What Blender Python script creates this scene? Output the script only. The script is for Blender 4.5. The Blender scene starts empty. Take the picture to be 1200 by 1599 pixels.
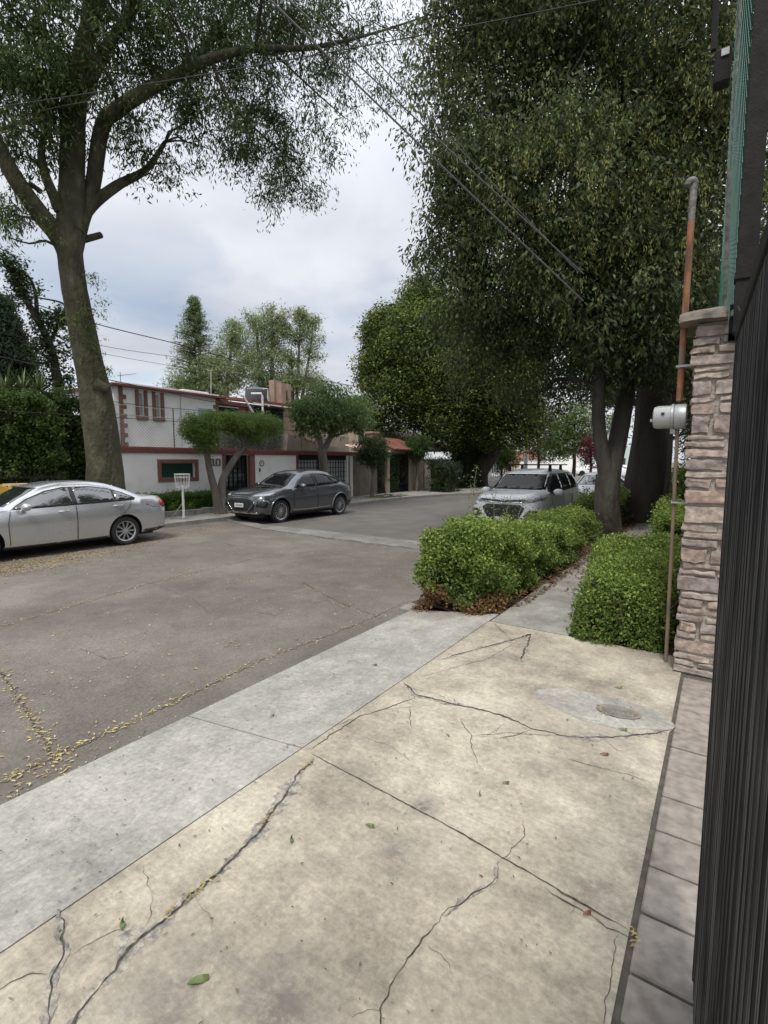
import bpy, bmesh, math, random
import numpy as np
from mathutils import Vector, Matrix, noise
from mathutils.bvhtree import BVHTree
R = math.radians
scene = bpy.context.scene
C = scene.collection
# ------------------------------------------------------------ camera, world, sun, exposure
F, CX, CY, YH, H = 780.0, 600.0, 799.5, 721.0, 1.5
PIT = math.atan((CY - YH) / F)
YAW = math.atan(530 / F * math.cos(PIT))
cam_d = bpy.data.cameras.new('camera')
cam = bpy.data.objects.new('camera', cam_d); C.objects.link(cam)
cam.location = (0, 0, H)
cam.rotation_euler = (R(90) - PIT, 0, YAW)
cam_d.sensor_fit = 'VERTICAL'; cam_d.sensor_height = 36.0
cam_d.lens = 36.0 * F / 1599.0
cam_d.clip_start = 0.02; cam_d.clip_end = 2000
scene.camera = cam
SUN_EL, SUN_AZ = 60, 196       # azimuth: degrees from +Y towards -X
wd = bpy.data.worlds.new('World'); scene.world = wd; wd.use_nodes = True
nt = wd.node_tree; nt.nodes.clear()
def N(t, **k):
    n = nt.nodes.new(t)
    for a, b in k.items(): setattr(n, a, b)
    return n
def L(a, b): nt.links.new(a, b)
out = N('ShaderNodeOutputWorld'); bg = N('ShaderNodeBackground'); bg.inputs[1].default_value = 0.1
sky = N('ShaderNodeTexSky'); sky.sky_type = 'NISHITA'; sky.sun_disc = False
sky.sun_elevation = R(SUN_EL); sky.sun_rotation = R(-SUN_AZ)
tc = N('ShaderNodeTexCoord'); sx = N('ShaderNodeSeparateXYZ'); L(tc.outputs['Generated'], sx.inputs[0])
za = N('ShaderNodeMath', operation='ADD'); za.inputs[1].default_value = 0.22; L(sx.outputs[2], za.inputs[0])
zm = N('ShaderNodeMath', operation='MAXIMUM'); zm.inputs[1].default_value = 0.05; L(za.outputs[0], zm.inputs[0])
dv = N('ShaderNodeVectorMath', operation='DIVIDE'); L(tc.outputs['Generated'], dv.inputs[0]); L(zm.outputs[0], dv.inputs[1])
n1 = N('ShaderNodeTexNoise'); n1.inputs['Scale'].default_value = 1.1; n1.inputs['Detail'].default_value = 7; n1.inputs['Distortion'].default_value = .4; L(dv.outputs[0], n1.inputs['Vector'])
cr = N('ShaderNodeValToRGB'); L(n1.outputs[0], cr.inputs[0])
cr.color_ramp.elements[0].position = .32; cr.color_ramp.elements[0].color = (4.3, 4.55, 5.15, 1)
cr.color_ramp.elements[1].position = .66; cr.color_ramp.elements[1].color = (6.7, 6.9, 7.3, 1)
gz = N('ShaderNodeMapRange'); gz.inputs[1].default_value = .4; gz.inputs[2].default_value = 1; gz.inputs[3].default_value = 1.0; gz.inputs[4].default_value = 2.3; L(sx.outputs[2], gz.inputs[0])
mu = N('ShaderNodeVectorMath', operation='SCALE'); L(cr.outputs[0], mu.inputs[0]); L(gz.outputs[0], mu.inputs['Scale'])
n2 = N('ShaderNodeTexNoise'); n2.inputs['Scale'].default_value = .9; n2.inputs['Detail'].default_value = 5
mp = N('ShaderNodeMapping'); mp.inputs['Location'].default_value = (3.1, 1.7, 0); mp.inputs['Scale'].default_value = (1, 1, 2.5); L(dv.outputs[0], mp.inputs[0]); L(mp.outputs[0], n2.inputs['Vector'])
mk = N('ShaderNodeMapRange'); mk.inputs[1].default_value = .36; mk.inputs[2].default_value = .5; mk.inputs[3].default_value = .35; mk.inputs[4].default_value = 1; L(n2.outputs[0], mk.inputs[0])
zk = N('ShaderNodeMapRange'); zk.inputs[1].default_value = .15; zk.inputs[2].default_value = .4; L(sx.outputs[2], zk.inputs[0])
mx2 = N('ShaderNodeMath', operation='MAXIMUM'); L(mk.outputs[0], mx2.inputs[0]); L(zk.outputs[0], mx2.inputs[1])
mix = N('ShaderNodeMix', data_type='RGBA'); L(mx2.outputs[0], mix.inputs[0]); L(sky.outputs[0], mix.inputs[6]); L(mu.outputs[0], mix.inputs[7])
L(mix.outputs[2], bg.inputs[0]); L(bg.outputs[0], out.inputs[0])
sd = bpy.data.lights.new('sun', 'SUN'); so = bpy.data.objects.new('sun', sd); C.objects.link(so)
sd.energy = 2.0; sd.angle = R(12); sd.color = (1, .94, .85)
_d = Vector((-math.sin(R(SUN_AZ)) * math.cos(R(SUN_EL)), math.cos(R(SUN_AZ)) * math.cos(R(SUN_EL)), math.sin(R(SUN_EL))))
so.rotation_euler = _d.to_track_quat('Z', 'Y').to_euler()
scene.view_settings.view_transform = 'Standard'; scene.view_settings.look = 'None'
scene.view_settings.exposure = 0.45; scene.view_settings.gamma = 1
scene.cycles.max_bounces = 6; scene.cycles.diffuse_bounces = 3; scene.cycles.transparent_max_bounces = 6

# ------------------------------------------------------------ helpers: survey measurements to metres
FW = Vector((-math.sin(YAW) * math.cos(PIT), math.cos(YAW) * math.cos(PIT), -math.sin(PIT)))
RT = Vector((math.cos(YAW), math.sin(YAW), 0)); UP = RT.cross(FW)
def ray(px, py): return FW + RT * ((px - CX) / F) + UP * ((CY - py) / F)
def atz(px, py, z):
    d = ray(px, py); k = (z - H) / d.z; return Vector((d.x * k, d.y * k, z))
def atx(px, py, x):
    d = ray(px, py); k = x / d.x; return Vector((x, d.y * k, H + d.z * k))
def aty(px, py, y):
    d = ray(px, py); k = y / d.y; return Vector((d.x * k, y, H + d.z * k))
def atd(px, py, D): return Vector((0, 0, H)) + ray(px, py) * D
def zdrive(x):
    if x > -1.75: return 0.0
    if x > -2.75: return (x + 1.75) * .12
    return -.35
def atg(px, py):
    z = 0
    for _ in range(12): p = atz(px, py, z); z = zdrive(p.x)
    return Vector((p.x, p.y, z))

# ------------------------------------------------------------ helpers: objects
def setp(o, label=None, cat=None, group=None, kind=None):
    if label: o['label'] = label
    if cat: o['category'] = cat
    if group: o['group'] = group
    if kind: o['kind'] = kind
    return o
def thing(name, label, cat, loc=(0, 0, 0), rz=0, group=None):
    o = bpy.data.objects.new(name, None); C.objects.link(o); o.location = loc; o.rotation_euler = (0, 0, rz)
    o.empty_display_size = .2
    return setp(o, label, cat, group)
def link_mesh(name, me, parent=None, world=True):
    o = bpy.data.objects.new(name, me); C.objects.link(o)
    if parent is not None:
        o.parent = parent
        if world:
            m = Matrix.Identity(4); p = parent
            while p is not None:
                m = Matrix.LocRotScale(p.location, p.rotation_euler, p.scale) @ (p.matrix_parent_inverse.copy() if p.parent else Matrix.Identity(4)) @ Matrix.Identity(4) if False else m
                p = None
    return o
class MB:
    """collects shapes in one mesh"""
    def __init__(s): s.v = []; s.f = []; s.m = []; s.mi = 0
    def add(s, vs, fs):
        b = len(s.v); s.v += [tuple(v) for v in vs]; s.f += [tuple(b + i for i in f) for f in fs]; s.m += [s.mi] * len(fs)
    def box(s, a, b):
        x0, y0, z0 = a; x1, y1, z1 = b
        if x0 > x1: x0, x1 = x1, x0
        if y0 > y1: y0, y1 = y1, y0
        if z0 > z1: z0, z1 = z1, z0
        s.add([(x0, y0, z0), (x1, y0, z0), (x1, y1, z0), (x0, y1, z0), (x0, y0, z1), (x1, y0, z1), (x1, y1, z1), (x0, y1, z1)],
              [(0, 3, 2, 1), (4, 5, 6, 7), (0, 1, 5, 4), (1, 2, 6, 5), (2, 3, 7, 6), (3, 0, 4, 7)])
        return s
    def prism(s, poly, axis, a, b):
        """poly: 2-D points; axis 'x','y','z' extruded from a to b"""
        n = len(poly)
        def P(p, t):
            return {'x': (t, p[0], p[1]), 'y': (p[0], t, p[1]), 'z': (p[0], p[1], t)}[axis]
        s.add([P(p, a) for p in poly] + [P(p, b) for p in poly],
              [tuple(range(n))[::-1], tuple(range(n, 2 * n))] + [(i, (i + 1) % n, n + (i + 1) % n, n + i) for i in range(n)])
        return s
    def tube(s, pts, r, n=8, cap=True, rough=0):
        pts = [Vector(p) for p in pts]; k = len(pts)
        rs = r if isinstance(r, (list, tuple)) else [r] * k
        prev = None; vs = []
        for i, p in enumerate(pts):
            t = (pts[min(i + 1, k - 1)] - pts[max(i - 1, 0)]).normalized()
            if prev is None:
                u = t.cross(Vector((0, 0, 1)))
                if u.length < .05: u = t.cross(Vector((1, 0, 0)))
            else: u = prev - t * prev.dot(t)
            u.normalize(); prev = u; w = t.cross(u)
            for j in range(n):
                a = 2 * math.pi * j / n
                rr_ = rs[i]
                if rough:
                    dd_ = u * math.cos(a) + w * math.sin(a); g_ = Vector((dd_.x * 2.4, dd_.y * 2.4, p.z * .9)); rr_ *= 1 + rough * (noise.noise(g_) * 1.3 + .6 * noise.noise(g_ * 2.7 + Vector((0, 0, p.z))) + .45 * abs(noise.noise(Vector((dd_.x * 9, dd_.y * 9, p.z * 2.5)))))
                vs.append(p + (u * math.cos(a) + w * math.sin(a)) * rr_)
        fs = [(i * n + j, i * n + (j + 1) % n, (i + 1) * n + (j + 1) % n, (i + 1) * n + j) for i in range(k - 1) for j in range(n)]
        if cap: fs += [tuple(range(n))[::-1], tuple((k - 1) * n + j for j in range(n))]
        s.add(vs, fs); return s
    def lathe(s, prof, o, axis='z', n=24):
        """prof: list of (r, h)"""
        k = len(prof); vs = []
        for r, h in prof:
            for j in range(n):
                a = 2 * math.pi * j / n; c, d = r * math.cos(a), r * math.sin(a)
                v = {'z': (c, d, h), 'y': (d, h, c), 'x': (h, c, d)}[axis]
                vs.append((o[0] + v[0], o[1] + v[1], o[2] + v[2]))
        fs = [(i * n + j, i * n + (j + 1) % n, (i + 1) * n + (j + 1) % n, (i + 1) * n + j) for i in range(k - 1) for j in range(n)]
        if prof[0][0] < .01: fs.append(tuple(range(n))[::-1])
        if prof[-1][0] < .01: fs.append(tuple((k - 1) * n + j for j in range(n)))
        s.add(vs, fs); return s
    def build(s, name, mats, parent=None, smooth=False, bevel=0, sharp=35):
        me = bpy.data.meshes.new(name); me.from_pydata(s.v, [], s.f)
        if not isinstance(mats, (list, tuple)): mats = [mats]
        for m in mats: me.materials.append(m)
        me.polygons.foreach_set('material_index', s.m)
        bm = bmesh.new(); bm.from_mesh(me); bmesh.ops.recalc_face_normals(bm, faces=bm.faces)
        if bevel: bmesh.ops.bevel(bm, geom=list(bm.edges), offset=bevel, segments=1, affect='EDGES', clamp_overlap=True)
        bm.to_mesh(me); bm.free()
        if smooth:
            me.shade_smooth()
            me.set_sharp_from_angle(angle=R(sharp))
        o = bpy.data.objects.new(name, me); C.objects.link(o)
        if parent is not None: attach(o, parent)
        return o
def wmat(p):
    m = Matrix.LocRotScale(p.location, p.rotation_euler, p.scale)
    return wmat(p.parent) @ p.matrix_parent_inverse @ m if p.parent else m
LOCAL = False
def attach(o, parent):
    """meshes are written in world coordinates, so undo the parent's placement (unless LOCAL)"""
    o.parent = parent
    if not LOCAL: o.matrix_parent_inverse = wmat(parent).inverted()
def copy_tree(o, parent=None):
    c = o.copy(); C.objects.link(c)
    if parent is not None: c.parent = parent; c.matrix_parent_inverse = o.matrix_parent_inverse.copy()
    for ch in [x for x in list(C.objects) if x.parent == o]: copy_tree(ch, c)
    return c

# ------------------------------------------------------------ materials
def newmat(name):
    m = bpy.data.materials.new(name); m.use_nodes = True
    t = m.node_tree; b = t.nodes['Principled BSDF']
    return m, t, b
def noise_mat(name, cols, scale=5, rough=.85, bump=.2, bscale=None, metal=0, spec=.4, stretch=(1, 1, 1), detail=6, pos=None, bdist=.02):
    """mottled surface: a colour ramp over noise, plus bump"""
    m, t, b = newmat(name); n = t.nodes; l = t.links
    tcn = n.new('ShaderNodeTexCoord'); mpn = n.new('ShaderNodeMapping'); mpn.inputs['Scale'].default_value = stretch
    l.new(tcn.outputs['Object'], mpn.inputs[0])
    a = n.new('ShaderNodeTexNoise'); a.inputs['Scale'].default_value = scale; a.inputs['Detail'].default_value = detail; a.inputs['Roughness'].default_value = .6
    l.new(mpn.outputs[0], a.inputs['Vector'])
    r = n.new('ShaderNodeValToRGB'); l.new(a.outputs[0], r.inputs[0]); e = r.color_ramp.elements
    k = len(cols)
    while len(e) < k: e.new(.5)
    for i, c in enumerate(cols):
        e[i].position = (pos[i] if pos else .3 + .4 * i / max(1, k - 1)); e[i].color = (*c, 1)
    l.new(r.outputs[0], b.inputs['Base Color'])
    b.inputs['Roughness'].default_value = rough; b.inputs['Metallic'].default_value = metal; b.inputs['Specular IOR Level'].default_value = spec
    if bump:
        c = n.new('ShaderNodeTexNoise'); c.inputs['Scale'].default_value = bscale or scale * 6; c.inputs['Detail'].default_value = 5
        l.new(mpn.outputs[0], c.inputs['Vector'])
        d = n.new('ShaderNodeBump'); d.inputs['Strength'].default_value = bump; d.inputs['Distance'].default_value = bdist
        l.new(c.outputs[0], d.inputs['Height']); l.new(d.outputs[0], b.inputs['Normal'])
    return m
def plain(name, col, rough=.6, metal=0, spec=.5, var=.12, scale=6):
    lo = tuple(c * (1 - var) for c in col); hi = tuple(min(1, c * (1 + var)) for c in col)
    return noise_mat(name, [lo, hi], scale, rough, .05, metal=metal, spec=spec)
def concrete(name, lo, mid, hi, brush_ang, stain=(.2, .19, .17), stain_amt=.5, bump=.35, spots=()):
    m, t, b = newmat(name); n = t.nodes; l = t.links
    tcn = n.new('ShaderNodeTexCoord')
    def nz(s_, d_, rg=.6, loc=(0, 0, 0), sc=(1, 1, 1), rot=0, dist=0):
        mpn = n.new('ShaderNodeMapping'); mpn.inputs['Location'].default_value = loc; mpn.inputs['Scale'].default_value = sc; mpn.inputs['Rotation'].default_value = (0, 0, rot)
        l.new(tcn.outputs['Object'], mpn.inputs[0]); q = n.new('ShaderNodeTexNoise'); q.inputs['Scale'].default_value = s_; q.inputs['Detail'].default_value = d_; q.inputs['Roughness'].default_value = rg; q.inputs['Distortion'].default_value = dist
        l.new(mpn.outputs[0], q.inputs['Vector']); return q.outputs[0]
    def mr(x, a_, b_, c_, d_):
        q = n.new('ShaderNodeMapRange'); q.inputs[1].default_value = a_; q.inputs[2].default_value = b_; q.inputs[3].default_value = c_; q.inputs[4].default_value = d_; l.new(x, q.inputs[0]); return q.outputs[0]
    def mul(x, y):
        q = n.new('ShaderNodeMath'); q.operation = 'MULTIPLY'
        l.new(x, q.inputs[0])
        if isinstance(y, (int, float)): q.inputs[1].default_value = y
        else: l.new(y, q.inputs[1])
        return q.outputs[0]
    def mixc(f, c0, c1):
        q = n.new('ShaderNodeMix'); q.data_type = 'RGBA'; l.new(f, q.inputs[0]); l.new(c0, q.inputs[6]); q.inputs[7].default_value = (*c1, 1); return q.outputs[2]
    r = n.new('ShaderNodeValToRGB'); l.new(nz(1.3, 12, .72), r.inputs[0]); e = r.color_ramp.elements; e.new(.5)
    for i, (p, c) in enumerate(((.36, lo), (.5, mid), (.63, hi))): e[i].position = p; e[i].color = (*c, 1)
    fine = nz(38, 9, .75); med = nz(7, 10, .78, (3, 9, 0), dist=.3)
    brush = nz(2.5, 6, .7, sc=(1.5, 26, 1), rot=brush_ang)
    k = mul(mul(mr(fine, .3, .7, .68, 1.26), mr(med, .32, .68, .80, 1.14)), mr(brush, .36, .64, .93, 1.05))
    sc = n.new('ShaderNodeVectorMath'); sc.operation = 'SCALE'; l.new(r.outputs[0], sc.inputs[0]); l.new(k, sc.inputs['Scale'])
    col = sc.outputs[0]
    # worn grey patches, then small dark scuffs and pits
    col = mixc(mr(nz(1.1, 10, .72, (7, 3, 0), dist=.4), .53, .70, 0, stain_amt * .8), col, tuple(.55 * x + .45 * y for x, y in zip(stain, mid)))
    col = mixc(mr(nz(5, 11, .8, (1, 5, 0), (1, 2.2, 1), brush_ang + .4), .58, .70, 0, stain_amt * .75), col, stain)
    col = mixc(mr(nz(30, 4, .6, (4, 4, 0), (1, 2.6, 1), 1.9), .67, .74, 0, .6), col, tuple(x * .5 for x in stain))
    for (px_, py_, rad, am) in spots:
        d_ = n.new('ShaderNodeVectorMath'); d_.operation = 'DISTANCE'; d_.inputs[1].default_value = (px_, py_, 0); l.new(tcn.outputs['Object'], d_.inputs[0])
        f_ = mul(mr(d_.outputs['Value'], rad * .15, rad, 1, 0), mr(med, .38, .56, 0, am)); col = mixc(f_, col, tuple(x * .55 for x in stain))
    l.new(col, b.inputs['Base Color']); b.inputs['Roughness'].default_value = .9; b.inputs['Specular IOR Level'].default_value = .25
    ad = n.new('ShaderNodeMath'); ad.operation = 'ADD'; l.new(mul(brush, .6), ad.inputs[0]); l.new(fine, ad.inputs[1])
    d = n.new('ShaderNodeBump'); d.inputs['Strength'].default_value = bump; d.inputs['Distance'].default_value = .006
    l.new(ad.outputs[0], d.inputs['Height']); l.new(d.outputs[0], b.inputs['Normal'])
    return m
def island_mat(name, cols, rough=.9, bump=.5, scale=25, mixn=.35, bdist=.01):
    """every loose piece of the mesh takes its own tone (stones, tiles)"""
    m, t, b = newmat(name); n = t.nodes; l = t.links
    g = n.new('ShaderNodeNewGeometry'); r = n.new('ShaderNodeValToRGB'); l.new(g.outputs['Random Per Island'], r.inputs[0]); e = r.color_ramp.elements
    while len(e) < len(cols): e.new(.5)
    for i, c in enumerate(cols): e[i].position = i / (len(cols) - 1); e[i].color = (*c, 1)
    tcn = n.new('ShaderNodeTexCoord'); a = n.new('ShaderNodeTexNoise'); a.inputs['Scale'].default_value = scale; a.inputs['Detail'].default_value = 7; l.new(tcn.outputs['Object'], a.inputs['Vector'])
    mr = n.new('ShaderNodeMapRange'); mr.inputs[1].default_value = .3; mr.inputs[2].default_value = .7; mr.inputs[3].default_value = 1 - mixn; mr.inputs[4].default_value = 1 + mixn; l.new(a.outputs[0], mr.inputs[0])
    sc = n.new('ShaderNodeVectorMath'); sc.operation = 'SCALE'; l.new(r.outputs[0], sc.inputs[0]); l.new(mr.outputs[0], sc.inputs['Scale'])
    l.new(sc.outputs[0], b.inputs['Base Color']); b.inputs['Roughness'].default_value = rough; b.inputs['Specular IOR Level'].default_value = .3
    d = n.new('ShaderNodeBump'); d.inputs['Strength'].default_value = bump; d.inputs['Distance'].default_value = bdist; l.new(a.outputs[0], d.inputs['Height']); l.new(d.outputs[0], b.inputs['Normal'])
    return m
def leaf_material():
    m, t, b = newmat('leaf'); n = t.nodes; l = t.links
    at = n.new('ShaderNodeAttribute'); at.attribute_name = 'Col'
    b.inputs['Roughness'].default_value = .55; b.inputs['Specular IOR Level'].default_value = .3
    l.new(at.outputs['Color'], b.inputs['Base Color'])
    tr = n.new('ShaderNodeBsdfTranslucent'); hs = n.new('ShaderNodeHueSaturation'); hs.inputs['Hue'].default_value = .485; hs.inputs['Value'].default_value = 1.5
    l.new(at.outputs['Color'], hs.inputs['Color']); l.new(hs.outputs[0], tr.inputs[0])
    mi = n.new('ShaderNodeMixShader'); mi.inputs[0].default_value = .38
    l.new(b.outputs[0], mi.inputs[1]); l.new(tr.outputs[0], mi.inputs[2]); l.new(mi.outputs[0], n['Material Output'].inputs[0])
    return m
def glass_mat(name, tint=(.02, .025, .025), ior=2.3, rough=.02):
    m, t, b = newmat(name)
    b.inputs['Base Color'].default_value = (*tint, 1); b.inputs['Roughness'].default_value = rough; b.inputs['IOR'].default_value = ior
    b.inputs['Coat Weight'].default_value = .6; b.inputs['Coat Roughness'].default_value = .01
    return m
def paint(name, col, metal=.5, rough=.32):
    m, t, b = newmat(name); n = t.nodes; l = t.links
    tcn = n.new('ShaderNodeTexCoord'); a = n.new('ShaderNodeTexNoise'); a.inputs['Scale'].default_value = 3; a.inputs['Detail'].default_value = 8; l.new(tcn.outputs['Object'], a.inputs['Vector'])
    mr = n.new('ShaderNodeMapRange'); mr.inputs[3].default_value = rough * .8; mr.inputs[4].default_value = rough * 1.35; l.new(a.outputs[0], mr.inputs[0]); l.new(mr.outputs[0], b.inputs['Roughness'])
    b.inputs['Base Color'].default_value = (*col, 1); b.inputs['Metallic'].default_value = metal
    b.inputs['Coat Weight'].default_value = .7; b.inputs['Coat Roughness'].default_value = .06
    return m
M = {}
M['leaf'] = leaf_material()
M['litter'] = newmat('dry_leaf')[0]; _t = M['litter'].node_tree; _a = _t.nodes.new('ShaderNodeAttribute'); _a.attribute_name = 'Col'; _b = _t.nodes['Principled BSDF']; _t.links.new(_a.outputs['Color'], _b.inputs['Base Color']); _b.inputs['Roughness'].default_value = .95; _b.inputs['Specular IOR Level'].default_value = .05
M['drive'] = concrete('driveway_concrete', (.225, .20, .16), (.385, .345, .27), (.52, .475, .38), .9, (.20, .185, .175), .8, .5, [(*atz(x, y, 0)[:2], r_, a_) for x, y, r_, a_ in ((662, 1258, .10, .9), (622, 1335, .16, .7), (440, 1575, .22, .8), (250, 1600, .3, .6), (900, 1320, .15, .4), (560, 1200, .12, .4), (330, 1500, .25, .4), (1000, 1010, .3, .5))])
M['apron'] = concrete('apron_concrete', (.25, .24, .215), (.35, .335, .30), (.43, .41, .37), .75, (.3, .3, .29), .4)
M['walk'] = concrete('sidewalk_concrete', (.19, .18, .16), (.28, .27, .245), (.37, .35, .315), 0, (.13, .11, .09), .7)
M['far_walk'] = concrete('pavement_concrete', (.17, .155, .14), (.25, .235, .21), (.34, .32, .29), 0, (.12, .1, .08), .6)
M['paver'] = island_mat('paver', [(.195, .17, .148), (.25, .22, .19), (.22, .195, .168)], .85, .4, 22, .28)
M['joint'] = noise_mat('joint_dirt', [(.06, .05, .045), (.12, .105, .085)], 20, .95, .3)
M['crack'] = noise_mat('crack_dirt', [(.018, .016, .014), (.06, .052, .042), (.13, .11, .08)], 45, .95, .3)
M['asphalt'] = None
M['soil'] = noise_mat('soil', [(.045, .032, .022), (.10, .075, .055), (.16, .12, .09)], 9, .95, .8, 60)
M['kerb'] = noise_mat('kerb', [(.16, .15, .135), (.30, .285, .26)], 6, .9, .3)
M['white'] = noise_mat('white_wall', [(.70, .69, .66), (.80, .79, .77), (.83, .83, .81)], 1.4, .85, .12, 30)
M['white_dirty'] = noise_mat('white_rough_wall', [(.55, .54, .52), (.72, .71, .70)], 5, .9, .6, 60)
M['redtrim'] = noise_mat('red_trim', [(.13, .045, .035), (.21, .07, .055)], 6, .7, .15)
M['brownstone'] = noise_mat('brown_trim', [(.16, .075, .055), (.24, .12, .09)], 9, .8, .3)
M['beige'] = noise_mat('beige_wall', [(.30, .245, .185), (.40, .33, .26)], 4, .9, .3, 40)
M['pinkish'] = noise_mat('rose_beige_render', [(.27, .19, .15), (.36, .26, .21)], 3, .9, .3, 40)
M['brownwall'] = noise_mat('brown_wall', [(.12, .10, .08), (.19, .16, .125)], 3, .9, .4, 40)
M['brick'] = noise_mat('dark_brick', [(.09, .045, .035), (.16, .08, .06)], 12, .9, .4, stretch=(1, 1, 4))
M['tile'] = island_mat('roof_tile', [(.12, .045, .03), (.18, .075, .05), (.14, .06, .04)], .85, .3, 20)
M['black'] = noise_mat('black_iron', [(.010, .009, .009), (.022, .020, .019)], 12, .75, .2, spec=.2)
M['darkgl'] = glass_mat('dark_glass', (.02, .025, .03), 1.5, .05)
M['greengl'] = noise_mat('green_glass', [(.008, .05, .03), (.02, .10, .06)], 30, .2, .1)
M['curtain'] = noise_mat('net_curtain', [(.3, .32, .33), (.42, .44, .45)], 3, .8, .1, stretch=(1, 14, .3))
M['frame_w'] = plain('white_frame', (.7, .7, .68))
M['galv'] = noise_mat('galvanised', [(.30, .31, .31), (.42, .43, .43)], 8, .5, .1, metal=.5)
M['rust'] = noise_mat('rusty_pipe', [(.20, .16, .12), (.30, .13, .06), (.20, .085, .045), (.12, .065, .04)], 16, .85, .4, stretch=(1, 1, .2), pos=[.42, .48, .56, .63], detail=9)
M['capgrey'] = noise_mat('weathered_zinc', [(.05, .045, .04), (.15, .14, .125), (.24, .23, .21)], 12, .6, .3, metal=.3)
M['conduit'] = noise_mat('stained_conduit', [(.13, .12, .09), (.20, .14, .09), (.10, .095, .08)], 9, .8, .2, stretch=(1, 1, .4))
M['meterglass'] = glass_mat('meter_cover', (.33, .34, .34), 1.5, .2)
M['greenmesh'] = plain('green_plastic_wire', (.008, .085, .052), .3, var=.4)
M['mortar'] = noise_mat('mortar', [(.30, .27, .235), (.42, .385, .34)], 12, .95, .6, 90)
M['stone'] = island_mat('pink_stone', [(.28, .215, .18), (.36, .29, .245), (.31, .265, .24), (.40, .33, .27), (.25, .21, .195), (.32, .24, .195), (.37, .33, .295)], .95, 1.0, 22, .38, .015)
M['cap'] = noise_mat('mossy_cap', [(.07, .065, .05), (.17, .145, .12), (.22, .19, .17)], 9, .95, .7, 60)
M['barkL'] = noise_mat('bark_mossy', [(.032, .031, .017), (.06, .056, .034), (.095, .088, .055), (.15, .14, .11)], 3.2, .95, 1, 14, stretch=(1, 1, .5), bdist=.06, detail=12, pos=[.3, .5, .63, .78])
M['bark'] = noise_mat('bark_grey', [(.07, .06, .05), (.13, .115, .095), (.19, .17, .145)], 3, .95, .8, 22, stretch=(1, 1, .3), bdist=.04)
M['barkash'] = noise_mat('bark_ash', [(.028, .025, .019), (.055, .048, .038), (.10, .09, .075)], 3, .95, 1, 22, stretch=(1, 1, .3), bdist=.04, detail=10)
M['barkdark'] = noise_mat('bark_dark', [(.04, .034, .028), (.09, .075, .06)], 3, .95, .8, 22, stretch=(1, 1, .3), bdist=.04)
M['wood'] = plain('pale_timber', (.55, .40, .22))
M['yellow'] = plain('yellow_paint', (.55, .34, .06), .5)
M['rubber'] = plain('tyre_rubber', (.018, .018, .019), .75)
M['alloy'] = plain('alloy', (.55, .56, .58), .3, .8)
M['alloydark'] = plain('alloy_dark', (.012, .012, .013), .6)
M['silver'] = paint('silver_paint', (.60, .61, .62), .75, .24)
M['greycar'] = paint('grey_paint', (.13, .14, .15), .75, .2)
M['whitecar'] = paint('white_paint', (.80, .80, .80), 0, .3)
M['cglass'] = glass_mat('car_glass')
M['trim'] = plain('black_trim', (.02, .02, .021), .5)
M['chrome'] = plain('chrome', (.7, .7, .72), .12, 1)
M['redlamp'] = glass_mat('red_lamp', (.35, .015, .02), 1.5, .1)
M['dglass'] = glass_mat('tinted_car_glass', (.008, .009, .010), 1.45); M['dglass'].node_tree.nodes['Principled BSDF'].inputs['Coat Weight'].default_value = 0; M['dglass'].node_tree.nodes['Principled BSDF'].inputs['Specular IOR Level'].default_value = .28
M['clearlamp'] = glass_mat('clear_lamp', (.35, .37, .4), 1.5, .06)
M['plate'] = plain('number_plate', (.6, .6, .6))
M['ltblue'] = plain('pale_green_wall', (.5, .62, .56))
M['tank'] = plain('dark_grey_plastic', (.07, .08, .09), .5)
M['iron'] = noise_mat('cast_iron', [(.13, .12, .10), (.25, .235, .20)], 12, .7, .4)
M['peach'] = plain('peach_wall', (.62, .42, .26))
M['cable'] = plain('cable_black', (.015, .015, .015), .6)
M['cablegrey'] = plain('cable_grey', (.10, .10, .10), .5)

# ------------------------------------------------------------ foliage
def leaf_mesh(name, P, D, Nn, ln, wd_, col, parent=None, mat=None):
    """P centre, D direction, Nn normal-ish; one folded four-cornered leaf each"""
    k = len(P)
    D = D / np.linalg.norm(D, axis=1, keepdims=True)
    S = np.cross(D, Nn); S /= (np.linalg.norm(S, axis=1, keepdims=True) + 1e-9)
    Nr = np.cross(S, D)
    ln = ln[:, None]; w = wd_[:, None]
    V = np.empty((k, 4, 3), np.float32)
    V[:, 0] = P - D * ln * .5
    V[:, 1] = P + S * w * .5 + Nr * w * .18 - D * ln * .04
    V[:, 2] = P + D * ln * .5
    V[:, 3] = P - S * w * .5 + Nr * w * .18 - D * ln * .04
    me = bpy.data.meshes.new(name)
    me.vertices.add(4 * k); me.vertices.foreach_set('co', V.ravel())
    me.loops.add(4 * k); me.loops.foreach_set('vertex_index', np.arange(4 * k, dtype=np.int32))
    me.polygons.add(k); me.polygons.foreach_set('loop_start', np.arange(0, 4 * k, 4, dtype=np.int32))
    me.update(calc_edges=True)
    ca = me.color_attributes.new('Col', 'FLOAT_COLOR', 'POINT')
    cc = np.ones((k, 4, 4), np.float32); cc[:, :, :3] = col[:, None, :]
    ca.data.foreach_set('color', cc.ravel())
    me.materials.append(mat or M['leaf'])
    o = bpy.data.objects.new(name, me); C.objects.link(o)
    if parent is not None: attach(o, parent)
    return o
def lumpy(rng, dirs, amp):
    """radius factor that varies over the directions"""
    f = np.ones(len(dirs))
    for _ in range(7):
        k = rng.normal(size=3) * rng.uniform(1.5, 4.5); f += amp / 3.2 * np.sin(dirs @ k + rng.uniform(0, 6.28))
    return f
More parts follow.
